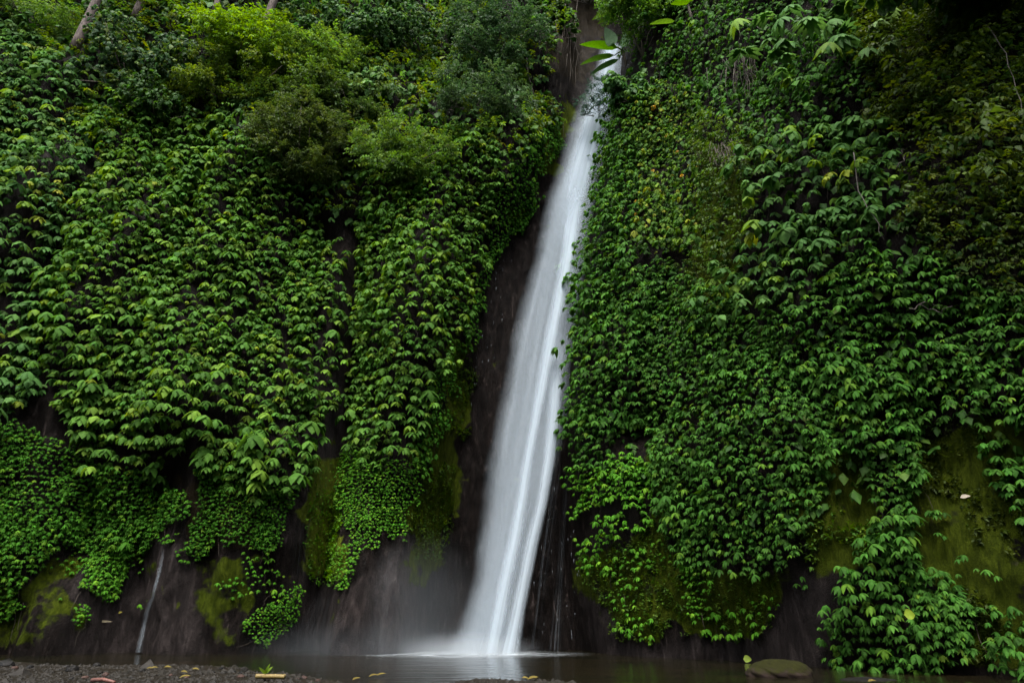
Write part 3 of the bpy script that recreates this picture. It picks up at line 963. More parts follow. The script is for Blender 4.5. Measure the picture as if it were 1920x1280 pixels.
climber("climbing_vine", "mid-green vine overhanging the right edge of the waterfall", "vine",
        [(1112, 250), (1150, 190), (1230, 180), (1205, 300), (1190, 420), (1205, 500), (1235, 600), (1205, 700), (1215, 800), (1160, 830), (1110, 895), (1074, 880), (1068, 740), (1078, 600), (1102, 420)],
        "claw", .40, .30, .48, .72, RIGHT, (.2, .9), 240, az=.7)
climber("climbing_vine", "ragged vine below the overhanging one, right of the fall's foot", "vine",
        [(1070, 890), (1220, 840), (1232, 1000), (1170, 1000), (1162, 1060), (1092, 1080), (1080, 960)],
        "claw", .30, .23, .36, .55, IVYB, (.1, .5), 140, gap=.38)
climber("climbing_vine", "yellowing vine with orange leaves high on the right wall", "vine",
        [(1190, 200), (1280, 150), (1340, 200), (1330, 330), (1340, 450), (1280, 490), (1200, 480), (1190, 380), (1210, 290)],
        "tri", .36, .28, .42, .66, YEL, (.2, .9), 160, az=.8, tilt=.25)
climber("climbing_vine", "big-leaved pale climber in the middle of the upper right wall", "vine",
        [(1390, 340), (1440, 270), (1560, 230), (1690, 300), (1700, 420), (1640, 440), (1560, 480), (1480, 560), (1400, 610), (1330, 620), (1350, 530), (1420, 440)],
        "umbrella", .62, .52, .60, .95, BLUE, (.3, 1.3), 150, gap=.24, az=.7, tilt=.25)
climber("climbing_vine", "fine olive climber in the strip left of the big pale leaves", "vine",
        [(1310, 240), (1420, 220), (1440, 280), (1400, 420), (1350, 560), (1300, 640), (1270, 520), (1340, 440)],
        "fine", .28, .24, .36, .55, [((.03, .06, .008), 4), ((.042, .078, .01), 2)], (.05, .5), 0, mat=M_MATTE)
climber("climbing_vine", "broad sheet of small leaves in the middle of the right wall", "vine",
        [(1210, 500), (1340, 520), (1400, 600), (1490, 560), (1520, 700), (1560, 850), (1545, 960), (1500, 1000), (1500, 1070), (1440, 1080), (1330, 1055), (1280, 1070), (1240, 960), (1222, 850), (1205, 720)],
        "claw", .30, .22, .38, .56, RIGHT, (.12, .65), 260, az=.6)
climber("climbing_vine", "shaded sheet of small leaves toward the right edge", "vine",
        [(1490, 550), (1600, 470), (1720, 480), (1920, 560), (2350, 600), (2350, 780), (1920, 790), (1850, 760), (1720, 820), (1620, 840), (1560, 850), (1520, 700)],
        "claw", .34, .25, .42, .62, RIGHT, (.12, .7), 240, az=.6)
ivy("ivy", "strand of ivy dangling down to the moss right of the fall", "ivy",
        [(1280, 1055), (1345, 1060), (1340, 1140), (1310, 1172), (1285, 1140)], "claw", .26, .2, .32, .46, IVYB, (.1, .4), 40, stems=2, rag=10)
climber("climbing_vine", "leafy lobe hanging over the moss at right", "vine",
        [(1615, 835), (1725, 825), (1732, 900), (1695, 960), (1650, 945)], "claw", .28, .2, .36, .52, RIGHT, (.1, .5), 60, stems=2, rag=14)
climber("climbing_vine", "large drooping leaves at the right edge above the moss", "vine",
        [(1840, 770), (2350, 770), (2350, 1000), (1930, 990), (1880, 930), (1835, 850)], "umbrella", .48, .38, .44, .62, RIGHT, (.15, .6), 70)
climber("climbing_vine", "scattered small sprigs on the mossy rock at right", "vine",
        [(1500, 850), (1920, 850), (2300, 900), (2300, 1200), (1840, 1190), (1720, 1000), (1500, 1110)], "claw", .34, .32, .30, .52, RIGHT, (.05, .3), 120, gap=.52, layer2=0, stems=0)
climber("leafy_bush", "dense leafy bush at the water's edge beside the mossy boulder", "bush",
        [(1610, 1010), (1640, 960), (1710, 960), (1715, 1040), (1762, 1070), (1822, 1130), (1828, 1262), (1650, 1268), (1560, 1240), (1540, 1160), (1590, 1080)],
        "claw", .30, .22, .46, .64, RIGHT, (.15, .8), 290, rag=12, az=.6)
climber("leafy_bush", "leaf spray overhanging the pool at the lower right corner", "bush",
        [(1862, 1190), (1920, 1165), (2100, 1150), (2100, 1268), (1880, 1265), (1845, 1250)], "claw", .36, .28, .42, .56, RIGHT, (.25, .9), 50, rag=12)
climber("fern_thicket", "fine yellow-green fern thicket in the upper right corner", "fern",
        [(1600, -230), (2350, -230), (2350, 620), (1920, 570), (1760, 490), (1700, 410), (1700, 300), (1640, 240), (1600, 120)],
        "fine", .34, .27, .50, .85, [((.024, .045, .006), 5), ((.038, .062, .007), 4), ((.07, .10, .01), .7)], (.1, 1.2), 260, mat=M_MATTE, gap=.15, az=.8, tilt=.3)
climber("climbing_vine", "dark tangled vine under the palmate leaves on the upper right", "vine",
        [(1240, -230), (1600, -230), (1610, 230), (1440, 280), (1340, 210), (1250, 150)], "tri", .42, .34, .44, .72, RIGHT, (.1, .9), 130, gap=.2, az=.8, tilt=.25)
climber("palmate_shrub", "shrub with finger-like leaves jutting from the top right wall", "shrub",
        [(1410, 60), (1600, 40), (1620, 170), (1520, 200), (1470, 190), (1410, 130)], "palm", .8, .6, .8, 1.25, BLUE, (.6, 1.6), 60, gap=.35, az=.7, tilt=.35, layer2=0, stems=5)
climber("palmate_shrub", "pale finger-leaved sprig between dark hollow and fern thicket", "shrub",
        [(1600, 70), (1690, 70), (1690, 150), (1600, 140)], "palm", .8, .8, .9, 1.2, [((.11, .18, .06), 1)], (.9, 1.5), 8, gap=.25, layer2=0, stems=2)

climber("climbing_vine", "scattered small sprigs on the mossy rock right of the fall's foot", "vine",
        [(1090, 1060), (1240, 1000), (1290, 1080), (1400, 1060), (1480, 1070), (1430, 1190), (1300, 1190), (1190, 1200)], "claw", .30, .28, .22, .40, IVYB, (.03, .2), 60, gap=.54, layer2=0, stems=3)
climber("climbing_vine", "scattered small sprigs on the wet rock under the left leaf mats", "vine",
        [(-300, 1100), (120, 1020), (300, 1000), (420, 1030), (560, 980), (640, 1060), (560, 1120), (420, 1130), (200, 1160), (-300, 1180)], "claw", .30, .28, .20, .36, IVYB, (.03, .2), 60, gap=.57, layer2=0, stems=3)

# undergrowth on the hillside above the curtains
def cover(name, label, poly, kind, sx, sz, smin, smax, pal, off, mat, gap=0.0):
    SEED[0] += 1
    g = np.random.default_rng(SEED[0])
    P = surface_points(poly, sx, sz, g, 1.0, 25, 1.0)
    if gap: P = P[fbm(P[:, 0] / 1.5, P[:, 2] / 1.3, SEED[0] % 91, 3) > gap - .5]
    N = cliff_normal(P[:, 0], P[:, 2])
    Pw = P + N * g.uniform(off[0], off[1], (len(P), 1))
    T, _ = tints(len(P), pal, g)
    me = joined_leaves(name, kind + '_lo', Pw, frames(N, .9, .35, .3, g), g.uniform(smin, smax, len(P)), T, g, mat, (0, 0, 0))
    return tag(link(name, me), label, kind="stuff")


HILL = [(-450, -260), (1062, -260), (1045, 40), (1020, 150), (1040, 230), (960, 320), (800, 240), (690, 300), (660, 430), (530, 340), (450, 250), (330, 205), (235, 230), (190, 330), (165, 250), (145, 160), (75, 75), (-450, 65)]
cover("undergrowth", "dark mixed undergrowth covering the hillside above the leaf curtains", HILL, "tri", .37, .34, .7, 1.15, DARK + [((.03, .08, .014), 6), ((.05, .11, .016), 2)], (.05, .7), M_MATTE)
cover("undergrowth", "fine ferny undergrowth patches between the hillside shrubs", HILL, "fine", .37, .36, .7, 1.1, OLIVE + [((.05, .11, .014), 4), ((.09, .16, .016), 2)], (.1, 1.0), M_MATTE, gap=.5)
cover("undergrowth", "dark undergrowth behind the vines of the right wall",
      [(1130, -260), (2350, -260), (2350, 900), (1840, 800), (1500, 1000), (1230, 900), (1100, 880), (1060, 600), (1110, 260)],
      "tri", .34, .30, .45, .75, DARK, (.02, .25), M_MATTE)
moss_g = np.random.default_rng(5)
for lab, pl, pal_ in (("olive moss cushions on the wet rock left of the waterfall", MOSS[0], OLIVE), ("olive moss cushions on the low rock right of the fall's foot", MOSS[3], OLIVE),
                      ("olive moss on the rock under the small-leaf sheet", MOSS[4], OLIVE), ("olive moss hanging on the rock above the boulder", MOSS[1], OLIVE),
                      ("dark moss on the rock at the right edge", MOSS[2], [((.03, .038, .006), 1), ((.045, .055, .008), 1)]),
                      ("yellow-green moss in the gully left of the leaf tongue", PALE[0], LIME)):
    cover("moss", lab, pl, "tuft", .12, .12, .15, .30, [(tuple(np.array(c) * (.62, .82, .7)), w_) for c, w_ in pal_], (.0, .10), M_MATTE, gap=.40)


# ------------------------------------------------------------------ shrubs and trees on the slope
def shrub(name, label, cat, px, py, rx, ry, kind, leaf, pal, n, out=.7, mat=None, lobes=15, parts=0, group=None, trunk=0.0, flat=1.0, push=0.0):
    SEED[0] += 1
    g = np.random.default_rng(SEED[0])
    p = hit(px, py)
    _, _, d = project(p[None])
    rw, rh = rx / FX * d[0] * 1.2, ry / FX * d[0] * 1.25; n = int(n * 1.3)
    nrm = cliff_normal(p[None, 0], p[None, 2])[0]
    vd = p - np.array([0, 0, H0]); vd /= np.linalg.norm(vd)
    c = p - vd * (rw * out * .7 + push)
    base = hit(px, min(py + ry * .8, 1200))
    root = thing(name, label, cat, tuple(base), group)
    L = []
    for k in range(lobes):
        a = g.uniform(0, 2 * math.pi); q = math.sqrt(g.uniform(0, 1))
        lc = c + np.array([math.cos(a) * q * rw * .85, g.uniform(-.6, .3) * rw * .6, math.sin(a) * q * rh * .75])
        L.append((lc, g.uniform(.16, .46)))
    P = []; N = []
    per = n // lobes
    for lc, s in L:
        v = g.normal(0, 1, (per, 3)); v /= np.linalg.norm(v, axis=1, keepdims=True)
        v[:, 2] = np.where(v[:, 2] < -.35, -v[:, 2] * .6, v[:, 2])
        rr = g.uniform(.55, 1.08, (per, 1)) ** .6
        P.append(lc + v * rr * np.array([rw * s, rw * s, rh * s * flat])); N.append(v)
    P = np.concatenate(P); N = np.concatenate(N)
    kp = fbm(P[:, 0] / .8, (P[:, 2] + P[:, 1]) / .55, SEED[0] % 89, 3) > -.06
    P = P[kp]; N = N[kp]
    Nf = N.copy(); Nf[:, 1] -= .35
    Nf /= np.linalg.norm(Nf, axis=1, keepdims=True)
    put_leaves(root, kind, P, frames(Nf, .5, .35, .35, g), g.uniform(.6, 1.4, len(P)) * leaf * 1.35, pal, g, mat or M_MATTE, parts)
    b0 = np.array(base)
    for lc, s in L[:6]:
        mid = (b0 + lc) / 2 + g.normal(0, .15, 3)
        mb = MB(); mb.tube(np.array([b0, mid, lc + (lc - c) * .3]), .05 + trunk, .015, 6)
        mb.build("stem", M_BARK if not trunk else M_TWIG, root)
    return root


shrub("feathery_shrub", "brightest lime feathery shrub near the top left", "shrub", 440, 90, 78, 52, "fine", .55, LIME, 1500, 1.2)
shrub("feathery_shrub", "lime feathery shrub right of the brightest one", "shrub", 590, 118, 68, 46, "fine", .55, [((.07, .14, .02), 3), ((.095, .165, .02), 2), ((.05, .10, .015), 2)], 1200, 1.1)
shrub("feathery_shrub", "olive feathery shrub just below the brightest one", "shrub", 440, 160, 80, 50, "fine", .5, [((.06, .10, .012), 3), ((.09, .14, .014), 2), ((.04, .075, .01), 2)], 1300, 1.0)
shrub("feathery_shrub", "dull olive feathery shrub under the lime pair", "shrub", 560, 190, 85, 50, "fine", .5, [((.034, .068, .010), 5), ((.05, .092, .012), 3)], 1200, .9)
shrub("leafy_shrub", "dark round-leaved shrub with olive top at upper left", "shrub", 245, 120, 95, 70, "tri", .36, [((.03, .07, .02), 4), ((.06, .10, .014), 2), ((.02, .05, .016), 3)], 1500, 1.0, parts=40)
shrub("leafy_shrub", "dark shrub hanging in the shaded hollow at left", "shrub", 300, 195, 75, 45, "tri", .34, DARK, 700, .8)
shrub("leafy_shrub", "small bright leafy shrub at the top left corner", "shrub", 60, 15, 85, 40, "fine", .5, [((.05, .11, .016), 3), ((.075, .14, .02), 2)], 900, .9)
shrub("leafy_shrub", "dark olive fine-leaved shrub above the leaf tongue", "shrub", 575, 290, 85, 75, "fine", .46, [((.03, .05, .010), 5), ((.045, .07, .012), 3)], 1700, 1.0)
shrub("leafy_shrub", "dusky shrub between the lime shrubs and the leaf tongue", "shrub", 650, 215, 80, 55, "fine", .48, [((.028, .055, .012), 5), ((.045, .08, .014), 3)], 1100, .8)
shrub("leafy_shrub", "yellowish shrub on top of the leaf tongue", "shrub", 755, 305, 75, 45, "fine", .46, [((.05, .105, .014), 4), ((.075, .135, .018), 2), ((.04, .08, .014), 3)], 1200, .9)
shrub("leafy_shrub", "pale-leaved sprig standing over the dusky shrub", "shrub", 700, 165, 45, 30, "tri", .5, [((.06, .13, .035), 3), ((.09, .16, .04), 2)], 220, 1.3, parts=60)
shrub("broadleaf_tree", "mid-green leafy tree at the top left of centre", "tree", 670, 55, 90, 62, "tri", .42, [((.035, .09, .022), 4), ((.055, .12, .024), 3), ((.03, .07, .02), 2)], 1500, 1.0, parts=30, trunk=.03)
shrub("broadleaf_tree", "thin-stemmed tree with open crown left of the waterfall's top", "tree", 800, 70, 85, 60, "tri", .38, [((.03, .075, .018), 4), ((.045, .095, .02), 2)], 1000, .9, parts=20, trunk=.03)
shrub("broadleaf_tree", "dark narrow-leaved tree nearest the brown soil bank", "tree", 935, 70, 80, 85, "fine", .5, [((.02, .048, .016), 4), ((.032, .066, .02), 2)], 1400, .8, trunk=.02)
shrub("leafy_shrub", "grey-green shrub under the dark narrow-leaved tree", "shrub", 930, 190, 90, 55, "fine", .46, [((.026, .055, .018), 4), ((.04, .075, .024), 2)], 1300, .8)
shrub("feathery_shrub", "bright feathery shrub right of the top of the fall", "shrub", 1205, 45, 72, 80, "fine", .5, [((.045, .11, .014), 4), ((.065, .14, .016), 2), ((.03, .08, .012), 2)], 1700, .9)
shrub("leafy_shrub", "glossy leaf mass beside the upper fall on the right", "shrub", 1190, 165, 48, 55, "tri", .42, [((.03, .085, .02), 4), ((.05, .115, .024), 2)], 600, .9, parts=60)
shrub("leafy_shrub", "small dark sprig silhouetted against the top of the white water", "shrub", 1132, 190, 34, 42, "fine", .30, [((.02, .045, .03), 4), ((.05, .085, .05), 1)], 260, 1.2, push=3.0)

shrub("leafy_shrub", "dark hanging shrub crowding the soil bank left of the fall's lip", "shrub", 1048, 30, 34, 60, "tri", .36, DARK, 500, .7)
shrub("leafy_shrub", "small dark shrub at the very top above the lip of the fall", "shrub", 1105, -12, 40, 26, "fine", .45, DARK + [((.04, .085, .012), 3)], 420, .8)
shrub("broadleaf_tree", "large dark tree added over the top right corner to shade it", "tree", 1800, -95, 210, 85, "tri", .55, DARK, 2200, .6, trunk=.05, push=2.5, lobes=18)  # added crown, mostly out of view, blocks sky to darken this corner

# ------------------------------------------------------------------ tall trunks at the top of the hillside
def palm(label, px, py, r0, h, lean, group):
    SEED[0] += 1
    g = np.random.default_rng(SEED[0])
    b = hit(px, py + 14, .9)
    root = thing("palm_tree", label, "tree", tuple(b), group)
    zs = np.linspace(-.6, h, 12)
    pts = np.stack([b[0] + lean * zs + .15 * np.sin(zs / 2.2), b[1] + 0 * zs, b[2] + zs], -1)
    mb = MB(); mb.tube(pts, r0, r0 * .75, 10); mb.build("trunk", M_PALE, root)
    top = pts[-1]
    for k in range(9):
        a = 2 * math.pi * k / 9 + g.uniform(-.2, .2)
        d = np.array([math.cos(a), math.sin(a), 0])
        fr = MB()
        q = np.linspace(0, 1, 8)[:, None]
        rach = top + d * q * 3.4 + np.array([0, 0, 1.0]) * (1.1 * q - 2.2 * q ** 2)
        fr.tube(rach, .04, .012, 5, (.06, .09, .02))
        lat = np.cross(d, [0, 0, 1])
        for j in range(2, 16):
            t = j / 16; p0 = top + d * t * 3.4 + np.array([0, 0, 1.1 * t - 2.2 * t * t])
            for s in (-1, 1):
                fr.blade(p0, p0 + lat * s * .8 * (1 - .5 * t) + d * .45 + np.array([0, 0, -.35]), .10, (0, 0, 1), .05, 3, (.035, .085, .02))
        fr.build("frond", M_LEAF, root)
    return root


palm("thick mottled pale trunk leaning at the upper left", 148, 90, .26, 6.5, .07, "palm trunks at the top of the hillside")
palm("pale trunk right of the thick leaning one", 268, 30, .24, 6, .02, "palm trunks at the top of the hillside")
palm("slim pale trunk above the brightest lime shrub", 403, 20, .17, 6, .0, "palm trunks at the top of the hillside")
palm("reddish pale trunk right of the brightest lime shrub", 515, 40, .24, 6, .10, "palm trunks at the top of the hillside")


def at_depth(px, py, dep):
    d = ray(px, py)
    return d * dep + np.array([0, 0, H0])


def banana(label, base_px, dep, leaves, stem_r=.10):
    b = at_depth(*base_px, dep)
    root = thing("banana_plant", label, "banana plant", tuple(b))
    mb = MB(); mb.tube(np.array([b + [0.3, .3, -1.4], b + [.1, .1, -.6], b]), stem_r, stem_r * .6, 8, (.08, .12, .03)); mb.build("stem", M_STEM, root)
    for (x0, y0, x1, y1, wd, up, tint) in leaves:
        lb = MB()
        p0 = at_depth(x0, y0, dep); p1 = at_depth(x1, y1, dep - .5)
        lb.blade(p0, p1, wd, up, .10, 9, tint, .4, .22)
        lb.tube(np.array([b, (b + p0) / 2 + [0, 0, .05], p0]), .055, .03, 6, (.07, .12, .03))
        lb.build("leaf", M_LEAF, root)
    return root


dF = float(project(hit(1160, 90)[None])[2][0]) - 3.6
banana("banana plant whose long leaf crosses the top of the waterfall", (1168, 96), dF, [
    (1158, 90, 1087, 84, .50, (0, .5, 1), (.06, .17, .015)), (1152, 104, 1088, 122, .36, (0, .4, 1), (.05, .13, .016)),
    (1160, 112, 1106, 142, .34, (0, .5, 1), (.03, .08, .02)), (1150, 86, 1134, 52, .75, (-.6, -1, .5), (.09, .15, .09)), (1166, 90, 1174, 50, .7, (.4, -1, .4), (.08, .14, .08))])
banana("banana plant with narrow leaves reaching left above the fall", (1195, 12), dF + .5, [
    (1170, 8, 1110, 38, .42, (0, .5, 1), (.06, .12, .016)), (1168, 22, 1120, 46, .36, (0, .5, 1), (.05, .10, .014)), (1175, 0, 1125, -10, .5, (0, .5, 1), (.05, .12, .014))])
banana("banana plant with a bright leaf at the top right of the fall", (1290, 10), dF - 5, [
    (1300, 2, 1258, 8, .4, (0, .5, 1), (.07, .17, .015)), (1265, 40, 1218, 46, .26, (0, .5, 1), (.08, .17, .02))])
banana("banana plant with a big drooping blade at the top left", (575, -30), float(project(hit(575, 5)[None])[2][0]) - 2.0, [
    (530, -14, 600, 22, 1.1, (0, .5, 1), (.04, .13, .02)), (560, -40, 480, -4, 1.0, (0, .5, 1), (.04, .12, .02))])

# hanging roots on the soil bank and bare twigs on the right wall
g = np.random.default_rng(77)
for i in range(14):
    px = g.uniform(985, 1085); y0 = g.uniform(-20, 60); ln = g.uniform(90, 190)
    p = hit(px, y0, .25); q = hit(px + g.uniform(-14, 4), y0 + ln, .15)
    t = np.linspace(0, 1, 7)[:, None]
    pts = p * (1 - t) + q * t + g.normal(0, .05, (7, 3))
    mb = MB(); mb.tube(pts, .03, .012, 5)
    o = mb.build("hanging_root", M_STEM, None, tuple(p))
    tag(o, "thin brown root hanging down the soil bank left of the fall's top", "root", "roots hanging on the soil bank")
mb = MB(); pts = np.array([hit(996, y_, .5) for y_ in (118, 150, 185, 225)]); mb.tube(pts, .05, .035, 6)
tag(mb.build("bare_sapling", M_TWIG, None, tuple(pts[0])), "pale bare upright stem left of the upper waterfall", "sapling")
TW = [("pale forked twig in the shade at the far upper right", [(1868, 90), (1885, 150), (1905, 215), (1918, 270)]),
      ("curling grey twig under the big pale leaves", [(1690, 355), (1706, 342), (1705, 330), (1708, 325)]),
      ("bare branch across the small-leaf sheet at right", [(1720, 622), (1750, 604), (1775, 585), (1785, 560)]),
      ("thin grey twig left of the bare branch", [(1690, 613), (1725, 618), (1755, 612), (1785, 600)]),
      ("dry vertical twig above the brown dead thatch", [(1405, 60), (1408, 90), (1404, 120), (1400, 150)]),
      ("arched twig under the finger-leaved shrub", [(1410, 64), (1440, 62), (1445, 75), (1465, 84)]),
      ("drooping twig left of the fern thicket", [(1610, 330), (1630, 380), (1650, 440), (1665, 480)])]
for lab, pl in TW:
    pts = np.array([hit(a_, b_, 1.0) for a_, b_ in pl]); mb = MB()
    t = np.linspace(0, 1, 10); k = np.linspace(0, 1, len(pts))
    sm = np.stack([np.interp(t, k, pts[:, j]) for j in range(3)], -1) + g.normal(0, .03, (10, 3))
    mb.tube(sm, .02, .008, 5)
    tag(mb.build("bare_twig", M_TWIG, None, tuple(pts[0])), lab, "twig")
for lab, px, py, hh in (("brown dead thatch hanging among the upper right leaves", 1405, 160, 110), ("brown dead thatch below the first one on the right wall", 1385, 310, 70)):
    mb = MB()
    b = hit(px, py, .6)
    for k in range(70):
        x = px + g.normal(0, 20); y = py - hh * .5 + g.uniform(0, hh * .5)
        p = hit(x, y, g.uniform(.3, .9)); q = hit(x + g.normal(0, 8), y + g.uniform(20, hh * .6), g.uniform(.2, .8))
        mb.tube(np.array([p, (p + q) / 2 + g.normal(0, .08, 3), q]), .012, .006, 4)
    tag(mb.build("dead_thatch", M_STEM, None, tuple(b)), lab, "dead foliage")

# ------------------------------------------------------------------ the waterfall
FALL = [(88, 1122, 1180), (120, 1112, 1180), (150, 1102, 1176), (200, 1080, 1168), (250, 1060, 1154), (300, 1042, 1140), (400, 1012, 1120), (500, 990, 1106), (600, 964, 1088), (700, 940, 1076), (800, 920, 1064), (900, 902, 1046), (1000, 893, 1016), (1100, 874, 996), (1160, 858, 986), (1200, 840, 980), (1226, 826, 976)]
LEAN = 0.17


def fall_pt(px, py, off=0.0):
    d = ray(px, py)
    t = (27.0 - off + LEAN * H0) / (d[1] - LEAN * d[2])
    return d * t + np.array([0, 0, H0])


def interp_rows(rows, n):
    rows = np.array(rows, float)
    s = np.linspace(0, 1, n); k = np.linspace(0, 1, len(rows))
    y = rows[:, 0]
    yy = np.linspace(y[0], y[-1], n)
    return np.stack([yy, np.interp(yy, y, rows[:, 1]), np.interp(yy, y, rows[:, 2])], -1)


def water_sheet(name, rows, mat, parent, off=0.0, bulge=.3, nu=14, nv=90, smooth_rows=6):
    Rr = interp_rows(rows, nv)
    for _ in range(smooth_rows):
        Rr[1:-1, 1:] = (Rr[:-2, 1:] + 2 * Rr[1:-1, 1:] + Rr[2:, 1:]) / 4
    V = []; UV = []
    acc = 0; prev = None
    for i in range(nv):
        a_ = fall_pt(Rr[i, 1], Rr[i, 0], off); b_ = fall_pt(Rr[i, 2], Rr[i, 0], off)
        m_ = (a_ + b_) / 2
        if prev is not None: acc += np.linalg.norm(m_ - prev)
        prev = m_
        for j in range(nu + 1):
            u = j / nu
            p = a_ * (1 - u) + b_ * u
            p = p + np.array([0, -bulge * math.sin(math.pi * u), 0])
            V.append(p); UV.append((u, acc))
    V = np.array(V); UV = np.array(UV)
    ii = np.arange(nv * (nu + 1)).reshape(nv, nu + 1)
    Q = np.stack([ii[:-1, :-1], ii[1:, :-1], ii[1:, 1:], ii[:-1, 1:]], -1).reshape(-1, 4)
    o0 = np.array(parent.location) if parent is not None else 0
    me = make_mesh(name, V - o0, Q.ravel(), np.full(len(Q), 4), mat, None, True, UV)
    return link(name, me, parent)


fall = thing("waterfall", "tall white silky waterfall slanting down between the green walls", "waterfall", tuple(fall_pt(905, 1222)))
water_sheet("water_curtain", FALL, fall_material("water_back", .46, .30, .2, .35, 5.0, 0.0, fade_lo=.4), fall, 0.0, .35)
water_sheet("water_curtain", [(y_, a_ + 5, b_ - 4) for y_, a_, b_ in FALL], fall_material("water_mid", .22, .35, .22, .22, 9.0, 3.7, fade_lo=.4), fall, .16, .4)
S1 = [(300, 1070, 1112), (400, 1054, 1098), (480, 1044, 1086), (560, 1030, 1066), (640, 1016, 1050), (740, 998, 1030), (860, 976, 1006), (1000, 950, 984), (1100, 928, 964), (1226, 902, 940)]
S2 = [(620, 1034, 1066), (700, 1028, 1060), (780, 1022, 1054), (860, 1014, 1044), (940, 1000, 1030), (1020, 980, 1012), (1100, 964, 996), (1160, 950, 986), (1226, 932, 978)]
S3 = [(90, 1132, 1166), (150, 1118, 1156), (250, 1080, 1132), (350, 1048, 1110), (450, 1030, 1092)]
water_sheet("bright_strand", S1, fall_material("strand_long", 1.05, .5, .5, .3, 3.0, 8.1, fade_lo=6.0), fall, .42, .12, 10)
water_sheet("bright_strand", S2, fall_material("strand_right", 1.05, .5, .45, .3, 4.0, 1.9, fade_lo=4.0), fall, .46, .12, 10)
water_sheet("bright_strand", S3, fall_material("strand_top", 1.0, .4, .3, .3, 4.0, 5.9, fade_lo=.3, vend=(9, 17)), fall, .3, .12, 10)

# thin streams and seeps on the rock
TRICK = [("thin white stream sliding down the bare rock at lower left", [(1015, 306, 313), (1040, 303, 310), (1062, 297, 307), (1080, 294, 303), (1105, 287, 296), (1120, 284, 292), (1132, 276, 289), (1150, 271, 282), (1175, 266, 277), (1200, 260, 273), (1222, 253, 271)], .24, .5),
         ("grey misty seep fanning over the sloping rock near the pool", [(1090, 600, 640), (1130, 565, 650), (1180, 530, 655), (1222, 515, 660)], .015, .8),
         ("faint water veil in the gully left of the leaf tongue", [(700, 632, 650), (800, 605, 645), (900, 575, 620), (1000, 545, 600), (1080, 540, 590)], .07, .8),
         ("streaky seep down the ridged rock left of the pool foam", [(1010, 715, 760), (1080, 690, 770), (1150, 675, 770), (1222, 665, 775)], .035, .9),
         ("faint thin thread of water right of the fall's foot", [(860, 1042, 1056), (950, 1026, 1046), (1050, 1010, 1034), (1150, 1000, 1020), (1222, 988, 1016)], .10, .9),
         ("second thread of drops on the dark red rock right of the fall", [(880, 1058, 1072), (980, 1050, 1066), (1080, 1042, 1060), (1222, 1024, 1060)], .08, .9)]


def seep(label, rows, dens, fade, k):
    Rr = interp_rows(rows, 60); nu = 8
    V = []; UV = []; acc = 0; prev = None
    c = None
    for i in range(60):
        a_ = hit(Rr[i, 1], Rr[i, 0]); b_ = hit(Rr[i, 2], Rr[i, 0])
        m_ = (a_ + b_) / 2
        if prev is not None: acc += np.linalg.norm(m_ - prev)
        prev = m_
        for j in range(nu + 1):
            u = j / nu; p = a_ * (1 - u) + b_ * u
            V.append([p[0], min(p[1], float(cliffY(p[0], p[2]))) - .06, p[2]]); UV.append((u, acc))
    V = np.array(V); UV = np.array(UV)
    ii = np.arange(60 * (nu + 1)).reshape(60, nu + 1)
    Q = np.stack([ii[:-1, :-1], ii[1:, :-1], ii[1:, 1:], ii[:-1, 1:]], -1).reshape(-1, 4)
    o0 = V[-5]
    wide = max(r_[2] - r_[1] for r_ in rows)
    mat = fall_material("seep_water", dens, .4, .4, .09, 2.0 + wide * .34, 2.3 * k, lo=0.0 if wide > 20 else .2, mid=.56 if wide > 20 else .5, fade_lo=1.2)
    o = link("water_trickle", make_mesh("water_trickle", V - o0, Q.ravel(), np.full(len(Q), 4), mat, None, True, UV), None, tuple(o0))
    tag(o, label, "trickle")


for k, (lab, rows, dn, fd) in enumerate(TRICK): seep(lab, rows, dn, fd, k)


def mist_box(name, label, cx, cy, cz, rx, ry, rz, dens, power=1.0, kind="stuff"):
    """a soft ball of spray: volume density falls from the centre"""
    m, t, out = new_mat(name + "_volume")
    tc = nd(t, "ShaderNodeTexCoord")
    ln = nd(t, "ShaderNodeVectorMath", operation='LENGTH'); t.links.new(tc.outputs["Object"], ln.inputs[0])
    mr = nd(t, "ShaderNodeMapRange", interpolation_type='SMOOTHSTEP'); mr.inputs[1].default_value = 1.0; mr.inputs[2].default_value = 0.0
    mr.inputs[3].default_value = 0; mr.inputs[4].default_value = 1
    t.links.new(ln.outputs["Value"], mr.inputs[0])
    pw = nd(t, "ShaderNodeMath", operation='POWER'); pw.inputs[1].default_value = power; t.links.new(mr.outputs[0], pw.inputs[0])
    mu = nd(t, "ShaderNodeMath", operation='MULTIPLY'); mu.inputs[1].default_value = dens; t.links.new(pw.outputs[0], mu.inputs[0])
    v = nd(t, "ShaderNodeVolumePrincipled"); v.inputs["Color"].default_value = (.84, .93, 1, 1); v.inputs["Anisotropy"].default_value = 0.0
    t.links.new(mu.outputs[0], v.inputs["Density"])
    t.links.new(v.outputs[0], out.inputs["Volume"])
    n = 12; V = []; F = []
    for i in range(n + 1):
        th = math.pi * i / n
        for j in range(2 * n):
            ph = math.pi * j / n
            V.append((math.sin(th) * math.cos(ph), math.sin(th) * math.sin(ph), math.cos(th)))
    for i in range(n):
        for j in range(2 * n):
            F.append((i * 2 * n + j, (i + 1) * 2 * n + j, (i + 1) * 2 * n + (j + 1) % (2 * n), i * 2 * n + (j + 1) % (2 * n)))
    me = make_mesh(name, np.array(V), [i for f in F for i in f], [4] * len(F), m)
    o = link(name, me)
    o.location = (cx, cy, cz); o.scale = (rx, ry, rz)
    return tag(o, label, kind=kind)


